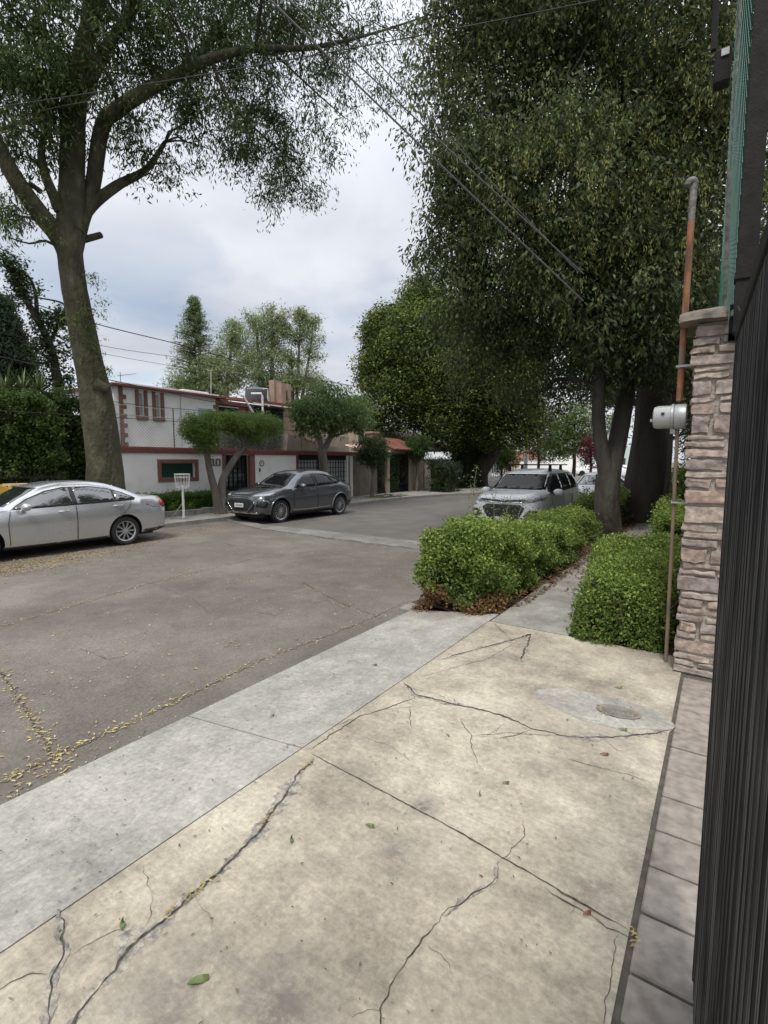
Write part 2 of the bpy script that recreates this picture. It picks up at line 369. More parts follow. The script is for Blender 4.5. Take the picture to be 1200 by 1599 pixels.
def crown_points(rng, blobs, nclus, inner=.45, amp=.45):
    """cluster centres spread through the ellipsoids, thicker near their outsides"""
    w = np.array([(b[3] * b[4] * b[5]) ** .72 * (b[6] if len(b) > 6 else 1) for b in blobs]); w /= w.sum()
    cnt = rng.multinomial(nclus, w); out = []
    for b, c in zip(blobs, cnt):
        if c == 0: continue
        d = rng.normal(size=(c, 3)); d /= np.linalg.norm(d, axis=1, keepdims=True)
        r = rng.uniform(inner ** 3, 1, c) ** (1 / 3) * lumpy(rng, d, amp)
        out.append(np.array(b[:3]) + d * r[:, None] * np.array(b[3:6]))
    return np.vstack(out)
def palette(rng, k, cols, var=.22):
    cols = np.array(cols); i = rng.integers(0, len(cols), k); j = rng.integers(0, len(cols), k); t = rng.random((k, 1))
    return (cols[i] * t + cols[j] * (1 - t)) * rng.uniform(1 - var, 1 + var, (k, 1))
def foliage(name, rng, cl, per, sig, ln, asp, cols, droop=.3, parent=None, flat=.6, tipcols=None, tipfrac=0):
    """cl: cluster centres, per: leaves in each"""
    k = len(cl) * per
    c = np.repeat(cl, per, axis=0)
    off = rng.normal(size=(k, 3)) * sig; off[:, 2] *= .75
    Pp = c + off
    D = rng.normal(size=(k, 3)) + off / (sig + 1e-6) * .6; D[:, 2] = D[:, 2] * .6 - droop * 2
    Nn = rng.normal(size=(k, 3)) * (1 - flat); Nn[:, 2] += flat
    L_ = ln * rng.uniform(.65, 1.25, k)
    base = palette(rng, len(cl), cols, .25)
    col = np.repeat(base, per, axis=0) * rng.uniform(.75, 1.3, (k, 1))
    if tipcols is not None:
        sel = rng.random(k) < tipfrac; col[sel] = palette(rng, int(sel.sum()), tipcols)
    return leaf_mesh(name, Pp, D, Nn, L_, L_ * asp * rng.uniform(.8, 1.2, k), col, parent)
def smooth_path(pts, rs, sub=4, wob=.0, rnd=None):
    P_ = [Vector(p) for p in pts]; o = []; r = []
    n = len(P_)
    for i in range(n - 1):
        a, b, c, d = P_[max(i - 1, 0)], P_[i], P_[i + 1], P_[min(i + 2, n - 1)]
        for j in range(sub):
            t = j / sub
            q = .5 * ((2 * b) + (c - a) * t + (2 * a - 5 * b + 4 * c - d) * t * t + (3 * b - a - 3 * c + d) * t ** 3)
            if wob and rnd and (i or j): q += Vector([rnd.uniform(-1, 1) for _ in range(3)]) * wob
            o.append(q); r.append(rs[i] * (1 - t) + rs[i + 1] * t)
    o.append(P_[-1]); r.append(rs[-1]); return o, r
def wood(mb, rnd, limbs, targets=(), n=10, twig=.018, maxr=.09, rough=0):
    """limbs: [(points, radii)]; targets: crown points reached by thinner branches"""
    nodes = []
    for pts, rs in limbs:
        p, r = smooth_path(pts, rs, 14 if rough else 5, 0 if rough else min(.02, rs[-1] * .06), rnd)
        mb.tube(p, r, n * 2 if rough else n, rough=rough)
        nodes += list(zip(p, r))[2::3 if rough else 1]
    nodes0 = list(nodes)
    for t in targets:
        t = Vector(t)
        best = min(nodes, key=lambda q: (q[0] - t).length + max(0, q[0].z - t.z) * .8 + (0 if q[1] > .03 else .6))
        d = t - best[0]
        if d.length < .15: continue
        m1 = best[0] + d * .35 + Vector((rnd.uniform(-1, 1), rnd.uniform(-1, 1), rnd.uniform(0, 1))) * d.length * .12
        m2 = best[0] + d * .7 + Vector((rnd.uniform(-1, 1), rnd.uniform(-1, 1), rnd.uniform(-.3, 1))) * d.length * .1
        r0 = min(best[1] * .6, maxr, .02 + d.length * .022)
        p, r = smooth_path([best[0], m1, m2, t], [r0, r0 * .75, r0 * .5, max(.006, min(twig, r0 * .3))], 3)
        mb.tube(p, r, 5, cap=False)
        nodes += [(p[i], r[i]) for i in (4, 7)]
def tree(name, label, cat, base, limbs, blobs, nclus, per, sig, ln, asp, cols, droop=.3, seed=1, bark='bark', ntarget=60, group=None, inner=.45, amp=.45, tip=None, tipfrac=0, nside=10, twig=.018, rough=0):
    rng = np.random.default_rng(seed); rnd = random.Random(seed)
    t = thing(name, label, cat, base, 0, group)
    cl = crown_points(rng, blobs, nclus, inner, amp)
    mb = MB(); sel = cl[rng.choice(len(cl), min(ntarget, len(cl)), replace=False)]
    wood(mb, rnd, limbs, [tuple(x) for x in sel], nside, twig, rough=rough)
    mb.build('trunk', M[bark], t, smooth=True, sharp=60)
    foliage('crown', rng, cl, per, sig, ln, asp, cols, droop, t, tipcols=tip, tipfrac=tipfrac)
    return t, cl
def box_cloud(rng, k, a, b, depth=.12, wob=.05, rnd_e=.12):
    """points close under the skin of a clipped box-shaped hedge (top and sides)"""
    a = np.array(a, float); b = np.array(b, float); s = b - a
    areas = np.array([s[1] * s[2], s[1] * s[2], s[0] * s[2], s[0] * s[2], s[0] * s[1]]); f = rng.choice(5, k, p=areas / areas.sum())
    u = rng.random((k, 3)) * s + a
    dd = np.abs(rng.normal(size=k)) * depth
    u[f == 0, 0] = a[0] + dd[f == 0]; u[f == 1, 0] = b[0] - dd[f == 1]
    u[f == 2, 1] = a[1] + dd[f == 2]; u[f == 3, 1] = b[1] - dd[f == 3]; u[f == 4, 2] = b[2] - dd[f == 4]
    # round the corners, make the faces uneven
    c = (a + b) / 2; q = (u - c) / (s / 2)
    ex = np.maximum(0, np.abs(q) - (1 - rnd_e / (s / 2))) * (s / 2); ex[:, 2] *= (q[:, 2] > 0)
    m = np.linalg.norm(ex, axis=1); over = np.maximum(0, m - rnd_e) / np.maximum(m, 1e-6)
    u -= np.sign(q) * ex * over[:, None]
    for _ in range(5):
        kk = rng.normal(size=3) * rng.uniform(3, 9); w_ = (u - c) / (s / 2); w_[:, 1] *= np.abs(w_[:, 1]) ** 6; w_[:, 0] *= np.abs(w_[:, 0]); u += wob * np.sin(u @ kk + rng.uniform(0, 6))[:, None] * w_ * .55
    return u
def hedge(name, label, cat, a, b, k, ln, asp, colf, seed=1, group=None, depth=.07, wob=.05, rnd_e=.15, slope=0):
    rng = np.random.default_rng(seed)
    t = thing(name, label, cat, ((a[0] + b[0]) / 2, (a[1] + b[1]) / 2, a[2]), 0, group)
    per = 8; cl = box_cloud(rng, k // per, a, b, depth, wob, rnd_e); cl[:, 2] = a[2] + (cl[:, 2] - a[2]) * (1 - slope * (cl[:, 1] - a[1]) / (b[1] - a[1]))
    sp = rng.random(len(cl)) < .03; cc_ = (np.array(a) + np.array(b)) / 2; dv_ = cl[sp] - cc_; dv_[:, 1] *= .15; cl[sp] += dv_ / np.linalg.norm(dv_, axis=1, keepdims=True) * rng.uniform(.02, .085, (int(sp.sum()), 1)) * (1 if ln < .04 else 2)
    c = np.repeat(cl, per, axis=0); kk = len(c)
    off = rng.normal(size=(kk, 3)) * ln * .8
    Pp = c + off; cen = (np.array(a) + np.array(b)) / 2
    D = rng.normal(size=(kk, 3)) + (Pp - cen) / np.linalg.norm(Pp - cen, axis=1, keepdims=True) * .6; D[:, 2] += .3
    Nn = rng.normal(size=(kk, 3)); Nn[:, 2] += .8
    L_ = ln * rng.uniform(.6, 1.3, kk)
    col = colf(rng, Pp, c)
    leaf_mesh('leaves', Pp, D, Nn, L_, L_ * asp, col, t)
    # woody inside: a dense thicket of stems
    mb = MB(); rnd = random.Random(seed)
    nst = int((b[0] - a[0]) * (b[1] - a[1]) * 55) + 12
    for i in range(min(nst, 900)):
        x = rnd.uniform(a[0] + .08, b[0] - .08); y = rnd.uniform(a[1] + .08, b[1] - .08)
        h = (b[2] - a[2]) * rnd.uniform(.5, .9) * (1 - slope)
        mb.tube([(x, y, a[2]), (x + rnd.uniform(-.06, .06), y + rnd.uniform(-.06, .06), a[2] + h * .5), (x + rnd.uniform(-.15, .15), y + rnd.uniform(-.15, .15), a[2] + h)], [.009, .006, .003], 4, cap=False)
    mb.build('stems', M['barkdark'], t)
    # deep foliage that closes the inside
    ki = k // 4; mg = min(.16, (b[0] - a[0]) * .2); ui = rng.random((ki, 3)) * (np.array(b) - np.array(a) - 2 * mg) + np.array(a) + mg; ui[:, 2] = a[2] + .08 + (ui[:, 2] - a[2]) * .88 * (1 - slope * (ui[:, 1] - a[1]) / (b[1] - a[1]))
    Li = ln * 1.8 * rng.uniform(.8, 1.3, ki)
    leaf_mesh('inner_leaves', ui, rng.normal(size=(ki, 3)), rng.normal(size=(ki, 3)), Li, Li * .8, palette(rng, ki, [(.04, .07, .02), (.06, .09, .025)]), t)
    return t

# ------------------------------------------------------------ ground
def sheet(name, poly, z, mat, kind='structure', zf=None):
    me = bpy.data.meshes.new(name); bm = bmesh.new()
    vs = [bm.verts.new((x, y, zf(x, y) if zf else z)) for x, y in poly]; f = bm.faces.new(vs); f.normal_update()
    if f.normal.z < 0: f.normal_flip()
    bm.to_mesh(me); bm.free(); me.materials.append(mat)
    o = bpy.data.objects.new(name, me); C.objects.link(o); o['kind'] = kind; return o
def asphalt():
    m, t, b = newmat('asphalt'); n = t.nodes; l = t.links
    tcn = n.new('ShaderNodeTexCoord')
    def nz(s, d, loc=(0, 0, 0), sc=(1, 1, 1), dist=0):
        mpn = n.new('ShaderNodeMapping'); mpn.inputs['Location'].default_value = loc; mpn.inputs['Scale'].default_value = sc
        l.new(tcn.outputs['Object'], mpn.inputs[0]); q = n.new('ShaderNodeTexNoise'); q.inputs['Scale'].default_value = s; q.inputs['Detail'].default_value = d; q.inputs['Roughness'].default_value = .7; q.inputs['Distortion'].default_value = dist
        l.new(mpn.outputs[0], q.inputs['Vector']); return q.outputs[0]
    r = n.new('ShaderNodeValToRGB'); l.new(nz(.6, 12, dist=.1), r.inputs[0]); e = r.color_ramp.elements; e.new(.5)
    for i, (p, c) in enumerate(((.34, (.108, .094, .081)), (.5, (.148, .131, .114)), (.66, (.20, .179, .156)))): e[i].position = p; e[i].color = (*c, 1)
    # pale worn patches
    w = n.new('ShaderNodeMapRange'); w.inputs[1].default_value = .58; w.inputs[2].default_value = .72; w.inputs[4].default_value = .5; l.new(nz(1.3, 12, (5, 2, 0), dist=.25), w.inputs[0])
    m1 = n.new('ShaderNodeMix'); m1.data_type = 'RGBA'; l.new(w.outputs[0], m1.inputs[0]); l.new(r.outputs[0], m1.inputs[6]); m1.inputs[7].default_value = (.25, .235, .21, 1)
    g = n.new('ShaderNodeMapRange'); g.inputs[1].default_value = .3; g.inputs[2].default_value = .7; g.inputs[3].default_value = .72; g.inputs[4].default_value = 1.3; l.new(nz(70, 2), g.inputs[0])
    s = n.new('ShaderNodeVectorMath'); s.operation = 'SCALE'; l.new(m1.outputs[2], s.inputs[0]); l.new(g.outputs[0], s.inputs['Scale'])
    l.new(s.outputs[0], b.inputs['Base Color']); b.inputs['Roughness'].default_value = .88; b.inputs['Specular IOR Level'].default_value = .3
    d = n.new('ShaderNodeBump'); d.inputs['Strength'].default_value = .5; d.inputs['Distance'].default_value = .008; l.new(nz(45, 4), d.inputs['Height']); l.new(d.outputs[0], b.inputs['Normal'])
    return m
M['asphalt'] = asphalt()
M['oldasphalt'] = noise_mat('smooth_asphalt', [(.095, .086, .078), (.14, .128, .116)], 1.2, .85, .3, 60)
M['ground'] = noise_mat('ground', [(.10, .09, .07), (.17, .15, .12)], .5, .95, .3, 20)
sheet('ground', [(-900, -300), (700, -300), (700, 1200), (-900, 1200)], -.42, M['ground'])
KERB = [(-12.9, -12), (-12.9, 14), (-12.9, 21), (-12.4, 24), (-11.2, 27), (-10.2, 31), (-9.6, 36), (-9.6, 44)]
sheet('road', [(-2.72, -12), (-2.72, 9.9)] + [(-13.0, 9.9), (-13.0, -12)], -.35, M['asphalt'])
sheet('far_road', [(-2.9, 9.9), (-2.9, 44), (40, 44), (40, 110), (-70, 110), (-70, 46)] + KERB[::-1][:-2] + [(-12.9, 9.9)], -.354, M['oldasphalt'])
# raised concrete band across the street
def jag(a, b, n, amp, seed):
    rr = random.Random(seed); a = Vector(a); b = Vector(b); d = (b - a); nrm = Vector((-d.y, d.x)).normalized()
    return [a + d * (i / n) + nrm * rr.uniform(-amp, amp) * (0 if i in (0, n) else 1) for i in range(n + 1)]
fr = jag((-12.9, 10.2), (-10.6, 9.38), 8, .03, 1) + jag((-10.6, 9.38), (-7.66, 9.14), 22, .05, 2)[1:] + jag((-7.66, 9.14), (-3.0, 8.9), 24, .05, 3)[1:]
bk = [(-3.0, 9.75), (-5.98, 9.9), (-8.36, 9.98), (-11.0, 10.0), (-12.9, 10.6)]
mb = MB(); pl = [(p[0], p[1]) for p in fr] + bk
nf = len(fr)
mb.prism(pl, 'z', -.36, -.322)
bo = mb.build('road_joint_band', concrete('band_concrete', (.15, .14, .13), (.21, .20, .185), (.28, .265, .245), 0, (.1, .1, .09), .4)); bo['kind'] = 'structure'
# driveway with cracks in it
ROADCR = [([(-400, 1420), (-100, 1270), (0, 1222), (100, 1178), (200, 1130), (300, 1085), (400, 1035), (560, 975), (640, 938)], .012), ([(-40, 985), (0, 980), (120, 945), (230, 912), (400, 872), (520, 858)], .012), ([(0, 1045), (20, 1075), (40, 1110), (62, 1145), (85, 1178)], .016), ([(0, 900), (75, 888), (240, 862), (330, 845)], .014),
    ([(470, 908), (500, 925), (540, 945), (575, 957), (600, 968)], .01), ([(400, 955), (430, 962), (450, 950)], .008), ([(240, 912), (300, 935), (330, 960)], .006), ([(120, 1010), (170, 1030), (210, 1022)], .006), ([(330, 845), (360, 850), (380, 862)], .008)]
mb = MB()
mb.box((-1.75, -3, -.3), (-.166, 4.36, 0))
mb.mi = 1
def ribbon(pts, w, seed, dz=.0025, jitter=.012, zf=None, taper=True, hf=1.0):
    sd = seed * 3.7; C_ = []
    for i in range(len(pts) - 1):
        a, b = Vector(pts[i]), Vector(pts[i + 1]); n = max(2, int((b - a).length / .012))
        C_ += [a.lerp(b, j / n) for j in range(n)]
    C_.append(Vector(pts[-1])); n = len(C_); vs = []; run = 0
    # soften the polyline's corners, then let it wander
    for _ in range(3): C_ = [C_[0]] + [(C_[i - 1] + C_[i] * 2 + C_[i + 1]) / 4 for i in range(1, n - 1)] + [C_[-1]]
    for i, p in enumerate(C_):
        t = (C_[min(i + 2, n - 1)] - C_[max(i - 2, 0)]); t.z = 0; t.normalize(); s = Vector((-t.y, t.x, 0))
        if i: run += (C_[i] - C_[i - 1]).length
        e = min(1, (i + 1) / 8, (n - i) / 8) if taper else 1
        off = jitter * (noise.noise(Vector((run * 11, sd, 0))) + .6 * noise.noise(Vector((run * 34, sd, 5)))) * 1.6 * (1 if 0 < i < n - 1 else 0)
        for sg in (-1, 1):
            ww = w * .5 * e * max(.12, .8 + 1.3 * noise.noise(Vector((run * 7 * hf, sd, 9 + sg))) + .8 * noise.noise(Vector((run * 38 * hf, sd, 20 + sg))))
            q = p + s * (off + sg * ww); z = zf(q.x) if zf else q.z; vs.append((q.x, q.y, z + dz))
    mb.add(vs, [(2 * i, 2 * i + 2, 2 * i + 3, 2 * i + 1) for i in range(n - 1)])
CR = [([(490, 1185), (470, 1205), (450, 1235), (425, 1270), (405, 1300), (375, 1330), (340, 1365), (300, 1395), (270, 1430), (215, 1465), (180, 1515), (150, 1550), (110, 1599), (70, 1650)], .014),
      ([(90, 1420), (100, 1450), (105, 1485), (80, 1520), (78, 1560), (75, 1640)], .007), ([(-30, 1562), (0, 1550), (50, 1522), (80, 1520)], .004), ([(105, 1495), (150, 1470), (185, 1450), (215, 1462)], .003),
      ([(780, 1345), (775, 1375), (740, 1395), (690, 1430), (655, 1470), (640, 1500), (610, 1535), (600, 1570), (590, 1640)], .006), ([(600, 1575), (575, 1580), (550, 1590)], .007),
      ([(630, 1065), (650, 1085), (700, 1098), (740, 1105), (790, 1120), (830, 1138), (880, 1150), (940, 1152), (1000, 1148), (1050, 1140)], .014), ([(650, 1088), (600, 1108), (560, 1120), (500, 1160), (484, 1172)], .008),
      ([(720, 1120), (735, 1150), (740, 1180), (755, 1205)], .005), ([(690, 1030), (740, 1015), (800, 1000), (830, 990), (820, 1015), (815, 1035)], .014), ([(640, 1105), (642, 1140)], .005), ([(790, 1130), (760, 1150), (735, 1150)], .004),
      ([(780, 1345), (805, 1325), (820, 1310), (815, 1280)], .0035), ([(850, 1170), (900, 1190), (960, 1205), (1030, 1225)], .004), ([(965, 1455), (955, 1530), (935, 1620)], .003), ([(830, 1138), (800, 1150), (760, 1160)], .004),
      ([(650, 1060), (700, 1045), (760, 1030), (830, 990)], .004), ([(880, 1380), (900, 1410), (890, 1440)], .0025), ([(520, 1135), (560, 1120)], .004), ([(700, 1098), (690, 1085), (640, 1075)], .004), ([(735, 1150), (790, 1145), (850, 1148), (880, 1150)], .004), ([(600, 1108), (640, 1105), (690, 1100)], .003), ([(650, 1195), (600, 1160), (560, 1150)], .002), ([(240, 1390), (235, 1440), (215, 1462)], .002), ([(940, 1152), (960, 1170), (1000, 1180)], .003), ([(300, 1395), (330, 1430), (335, 1470)], .002), ([(655, 1470), (700, 1500), (720, 1550)], .002), ([(770, 972), (800, 1000), (830, 990)], .006), ([(1005, 1480), (960, 1456), (900, 1420), (850, 1385)], .006)]
mb.mi = 2
for i, (c, w, a_, b_) in enumerate([(CR[0][0], .035, 0, 14), (CR[0][0][1:6], .075, 0, 5), (CR[0][0][7:11], .085, 0, 4), (CR[6][0][6:], .05, 0, 4), (CR[6][0][:4], .04, 0, 3), (CR[9][0], .035, 0, 6), (CR[1][0], .03, 0, 6), (CR[4][0][:4], .025, 0, 4)]): ribbon([atz(x, y, 0) for x, y in c], w * 1.0, 60 + i, dz=.0008 + .0002 * i, jitter=.012, hf=1.3)
mb.mi = 1
for i, (c, w) in enumerate(CR): ribbon([atz(x, y, 0) for x, y in c], w * .8, i, dz=.0028 + .00003 * i, jitter=.009)
ribbon([atz(486, 1177, 0), atz(700, 1290, 0), atz(988, 1457, 0)], .007, 40, jitter=.003)
keep = mb; mb = MB()
for i, (c, w) in enumerate(ROADCR): ribbon([atz(x, y, -.35) for x, y in c], w * .8, 80 + i, dz=.002, jitter=.02)
mb.build('road_cracks', M['crack'])['kind'] = 'structure'; mb = keep
mb.mi = 0
mb.build('driveway', [M['drive'], M['crack'], noise_mat('crack_mortar', [(.13, .125, .115), (.24, .225, .20), (.38, .345, .28), (.42, .385, .31)], 22, .95, .7, 60, detail=10, pos=[.34, .46, .56, .7])])['kind'] = 'structure'
mb = MB()
me_pts = [(-1.757, 0), (-2.75, -.12), (-2.79, -.16), (-2.80, -.4), (-1.757, -.4)]
mb.prism([(x, z) for x, z in me_pts], 'y', -3, 1.82); mb.prism([(x, z) for x, z in me_pts], 'y', 1.828, 4.62)
mb.mi = 1
ribbon([atg(225, 1350), atg(228, 1370), atg(242, 1392)], .003, 50, zf=zdrive)
mb.mi = 0
mb.build('driveway_apron', [M['apron'], M['crack']])['kind'] = 'structure'
mb = MB(); mb.box((-2.78, -3, -.4), (-.1, 4.45, -.165)); mb.build('slab_bed', M['crack'])['kind'] = 'structure'
# pavers along the gate
mb = MB(); ys = [-1.0]
js = [atz(px, py, 0).y for px, py in ((963, 1599), (986, 1524), (1003, 1429), (1017, 1356), (1028, 1300), (1035, 1246), (1041, 1204), (1047, 1168), (1051, 1139))]
ys = [js[0] - .27 * i for i in range(6, 0, -1)] + js + [js[-1] + .27 * i for i in range(1, 4)]
rr = random.Random(3)
for i in range(len(ys) - 1):
    if ys[i + 1] > 4.0: break
    for k, x0 in enumerate((-.145, .16)):
        mb.box((x0, ys[i] + .006, -.1), (x0 + .297, ys[i + 1] - .006, .012 + rr.uniform(-.003, .003)))
o = mb.build('paver_strip', M['paver'], bevel=.005); o['kind'] = 'structure'
mb = MB(); mb.box((-.18, -3, -.3), (.6, 4.03, -.004)); mb.build('paver_joint_bed', M['joint'])['kind'] = 'structure'
# sidewalk between the hedges, soil strips, kerb
mb = MB(); y = 4.375; k = 0
rr = random.Random(5)
while y < 44:
    mb.box((-1.74, y, -.2), (-1.03, y + 1.49, 0 + rr.uniform(-.006, .004))); y += 1.5; k += 1
mb.build('sidewalk', M['walk'])['kind'] = 'structure'
def rough_strip(name, x0, x1, y0, y1, z, amp, mat, nx, ny, seed):
    rr = random.Random(seed); vs = []; fs = []
    for j in range(ny + 1):
        for i in range(nx + 1):
            x = x0 + (x1 - x0) * i / nx; yy = y0 + (y1 - y0) * j / ny
            vs.append((x, yy, z + amp * noise.noise(Vector((x * 3, yy * 3, seed)))))
    for j in range(ny):
        for i in range(nx): a = j * (nx + 1) + i; fs.append((a, a + 1, a + nx + 2, a + nx + 1))
    q = MB(); q.add(vs, fs); o = q.build(name, mat, smooth=True); o['kind'] = 'structure'; return o
rough_strip('planting_soil', -2.78, -1.74, 4.63, 44, -.06, .05, M['soil'], 8, 260, 1)
rough_strip('verge_soil', -1.03, -.1, 4.37, 44, -.02, .05, M['soil'], 8, 260, 2)
mb = MB(); mb.box((-2.92, 4.63, -.42), (-2.782, 44, -.125)); mb.build('near_kerb', M['kerb'], bevel=.01)['kind'] = 'structure'
mb = MB(); mb.box((.3, 4.6, -.2), (30, 60, -.015)); mb.build('garden_ground', M['soil'])['kind'] = 'structure'
# far pavement
mb = MB(); pl = [(x - .15, y) for x, y in KERB] + [(-30, 44), (-30, -12)]
mb.prism(pl, 'z', -.4, -.24); mb.build('far_pavement', M['far_walk'])['kind'] = 'structure'
mb = MB()
for (x0, y0), (x1, y1) in zip(KERB, KERB[1:]):
    mb.prism([(x0, y0), (x1, y1), (x1 - .145, y1), (x0 - .145, y0)], 'z', -.42, -.232)
mb.build('far_kerb', M['kerb'])['kind'] = 'structure'
mb = MB(); mb.box((-15.37, 8.0, -.25), (-14.55, 12.1, -.12)); mb.build('planter_soil', M['soil'])['kind'] = 'structure'
mb = MB(); rr = random.Random(9); y = 7.4
while y < 12.0:
    l_ = rr.uniform(.28, .42); mb.box((-14.55, y, -.25), (-14.40, y + l_ - .015, -.06 + rr.uniform(-.015, .015))); y += l_
setp(mb.build('planter_edging', M['kerb'], bevel=.012), 'low row of grey stone edging in front of the clipped hedge', 'edging')

# ------------------------------------------------------------ litter
def litter(name, pts, ln, cols, seed, label, zf, asp=.35, kind='stuff', lift=.006):
    rng = np.random.default_rng(seed); k = len(pts); pts = np.array(pts)
    Pp = np.column_stack([pts, np.array([zf(x, y) for x, y in pts]) + lift + rng.uniform(0, .006, k)])
    D = rng.normal(size=(k, 3)); D[:, 2] *= .12; Nn = rng.normal(size=(k, 3)) * .22; Nn[:, 2] += 1
    L_ = ln * rng.uniform(.5, 1.3, k)
    o = leaf_mesh(name, Pp, D, Nn, L_, L_ * asp, palette(rng, k, cols, .3), mat=M['litter']); setp(o, label, 'leaf litter', kind=kind); return o
rng = np.random.default_rng(77)
YL = [(.42, .34, .14), (.36, .32, .14), (.30, .20, .10), (.48, .43, .24)]
pts = []
LD = .32
def line_pts(a, b, n, s, z=-.35):
    a = atz(*a, z); b = atz(*b, z); t = rng.random(n)
    for q in t[:max(4, int(n * LD))]: pts.append((a.x + (b.x - a.x) * q + rng.normal() * s, a.y + (b.y - a.y) * q + rng.normal() * s))
def clumped(x0, x1, y0, y1, n):
    c = rng.uniform((x0, y0), (x1, y1), (max(1, n // 14), 2))
    i = rng.integers(0, len(c), n); return c[i] + rng.normal(size=(n, 2)) * rng.uniform(.05, .6, (n, 1))
pts += [tuple(p) for p in clumped(-12.5, -3.3, .5, 9.3, 1500)] + [tuple(p) for p in rng.uniform((-12.8, .3), (-3, 9.3), (1500, 2))]
line_pts((-500, 1470), (0, 1222), 500, .04); line_pts((88, 1178), (110, 1215), 60, .03); line_pts((-400, 1100), (0, 980), 500, .05); line_pts((0, 980), (230, 912), 420, .05); line_pts((230, 912), (400, 872), 380, .05); line_pts((400, 872), (520, 858), 160, .07)
line_pts((0, 1222), (200, 1130), 420, .03); line_pts((200, 1130), (400, 1035), 380, .03); line_pts((400, 1035), (560, 975), 260, .04); line_pts((560, 975), (650, 935), 120, .04)
line_pts((0, 1045), (40, 1110), 330, .03); line_pts((40, 1110), (88, 1178), 360, .03); line_pts((0, 900), (75, 888), 120, .05); line_pts((75, 888), (240, 862), 260, .05)
line_pts((470, 910), (520, 940), 120, .05); line_pts((520, 940), (600, 968), 160, .05); line_pts((100, 900), (240, 865), 200, .25); line_pts((-80, 1275), (120, 1195), 260, .07)
line_pts((210, 850), (250, 862), 90, .05); line_pts((440, 832), (560, 848), 350, .09); line_pts((560, 848), (640, 862), 260, .09)
pts = [p for p in pts if -12.9 < p[0] < -2.82 and p[1] < 9.3]
LD = 1
litter('fallen_yellow_leaves', pts, .031, YL, 5, 'small yellow leaves scattered over the near asphalt and its joints', lambda x, y: -.35)
pts = []
line_pts((-60, 900), (60, 880), 1800, .36); line_pts((60, 880), (160, 862), 1200, .32); line_pts((160, 862), (270, 835), 700, .3); line_pts((250, 838), (420, 812), 900, .32)
pts = [p for p in pts if -12.85 < p[0] < -8 and p[1] < 9.3]
litter('leaf_drift', pts, .04, [(.34, .26, .12), (.30, .22, .10), (.28, .17, .08), (.4, .34, .18)], 6, 'drift of ochre leaves on the street beside and behind the silver sedan', lambda x, y: -.35)
pts = [tuple(p) for p in clumped(-2.75, -.3, .2, 4.3, 260)] + [tuple(p) for p in rng.uniform((-2.7, -.2), (-.3, 4.3), (420, 2))]
pts = [p for p in pts if -2.74 < p[0] < -.2 and p[1] < 4.3]
litter('small_dry_leaves', pts, .015, [(.13, .10, .07), (.09, .07, .05), (.28, .25, .16), (.2, .15, .10)], 7, 'tiny dry leaf bits sprinkled over the pale concrete driveway', lambda x, y: zdrive(x), .4, lift=.005)
pts = [tuple(p) for p in clumped(-1.8, -.95, 6.0, 16, 2600)] + [tuple(p) for p in rng.uniform((-2.1, 4.9), (-1.62, 14), (3000, 2))] + [tuple(p) for p in rng.uniform((-1.15, 8), (-.2, 16), (1500, 2))]
pts = [p for p in pts if -2.7 < p[0] < -.2]
litter('brown_leaf_litter', pts, .05, [(.14, .075, .04), (.2, .12, .07), (.1, .06, .035)], 8, 'brown dead leaves along the shaded sidewalk under the trees', lambda x, y: .004 if -1.74 < x < -1.03 else .02, .5)
pts = []
for c in ([(405, 1300), (425, 1270)], [(470, 1205), (490, 1185)], [(250, 1440), (300, 1400)], [(300, 1400), (340, 1370)], [(985, 1455), (997, 1480)], [(935, 1105), (945, 1120)], [(985, 1110), (1000, 1125)]):
    a = atz(*c[0], 0); b = atz(*c[1], 0)
    for _ in range(16): q = rng.random(); pts.append((a.x + (b.x - a.x) * q + rng.normal() * .008, a.y + (b.y - a.y) * q + rng.normal() * .008))
litter('crack_debris', pts, .02, [(.4, .3, .12), (.3, .2, .1), (.25, .25, .1)], 9, 'dry yellow leaf scraps caught in the driveway cracks', lambda x, y: .002, .35)
# larger single leaves
def big_leaf(px, py, ln, col, label, ang):
    p = atg(px, py); n = 8; vs = [];
    for i in range(n + 1):
        t = i / n; w = math.sin(math.pi * t ** .8) * .19 * ln; x = (t - .5) * ln
        vs += [(x, -w, .006 + .006 * math.sin(t * 5)), (x, 0, .002 + .008 * math.sin(t * 4)), (x, w, .007 + .01 * t)]
    fs = []
    for i in range(n):
        for j in (0, 1): a = 3 * i + j; fs.append((a, a + 3, a + 4, a + 1))
    vs += [(ln * .5, 0, .004), (ln * .72, .008, .01), (ln * .72, .010, .012)]; fs.append((len(vs) - 3, len(vs) - 2, len(vs) - 1))
    q = MB(); q.add(vs, fs); o = q.build('fallen_leaf', plain('fallen_leaf_skin', col, .5, var=.25, scale=40), smooth=True)
    o.location = p + Vector((0, 0, .002)); o.rotation_euler = (0, 0, ang); setp(o, label, 'leaf', 'single leaves lying on the driveway')
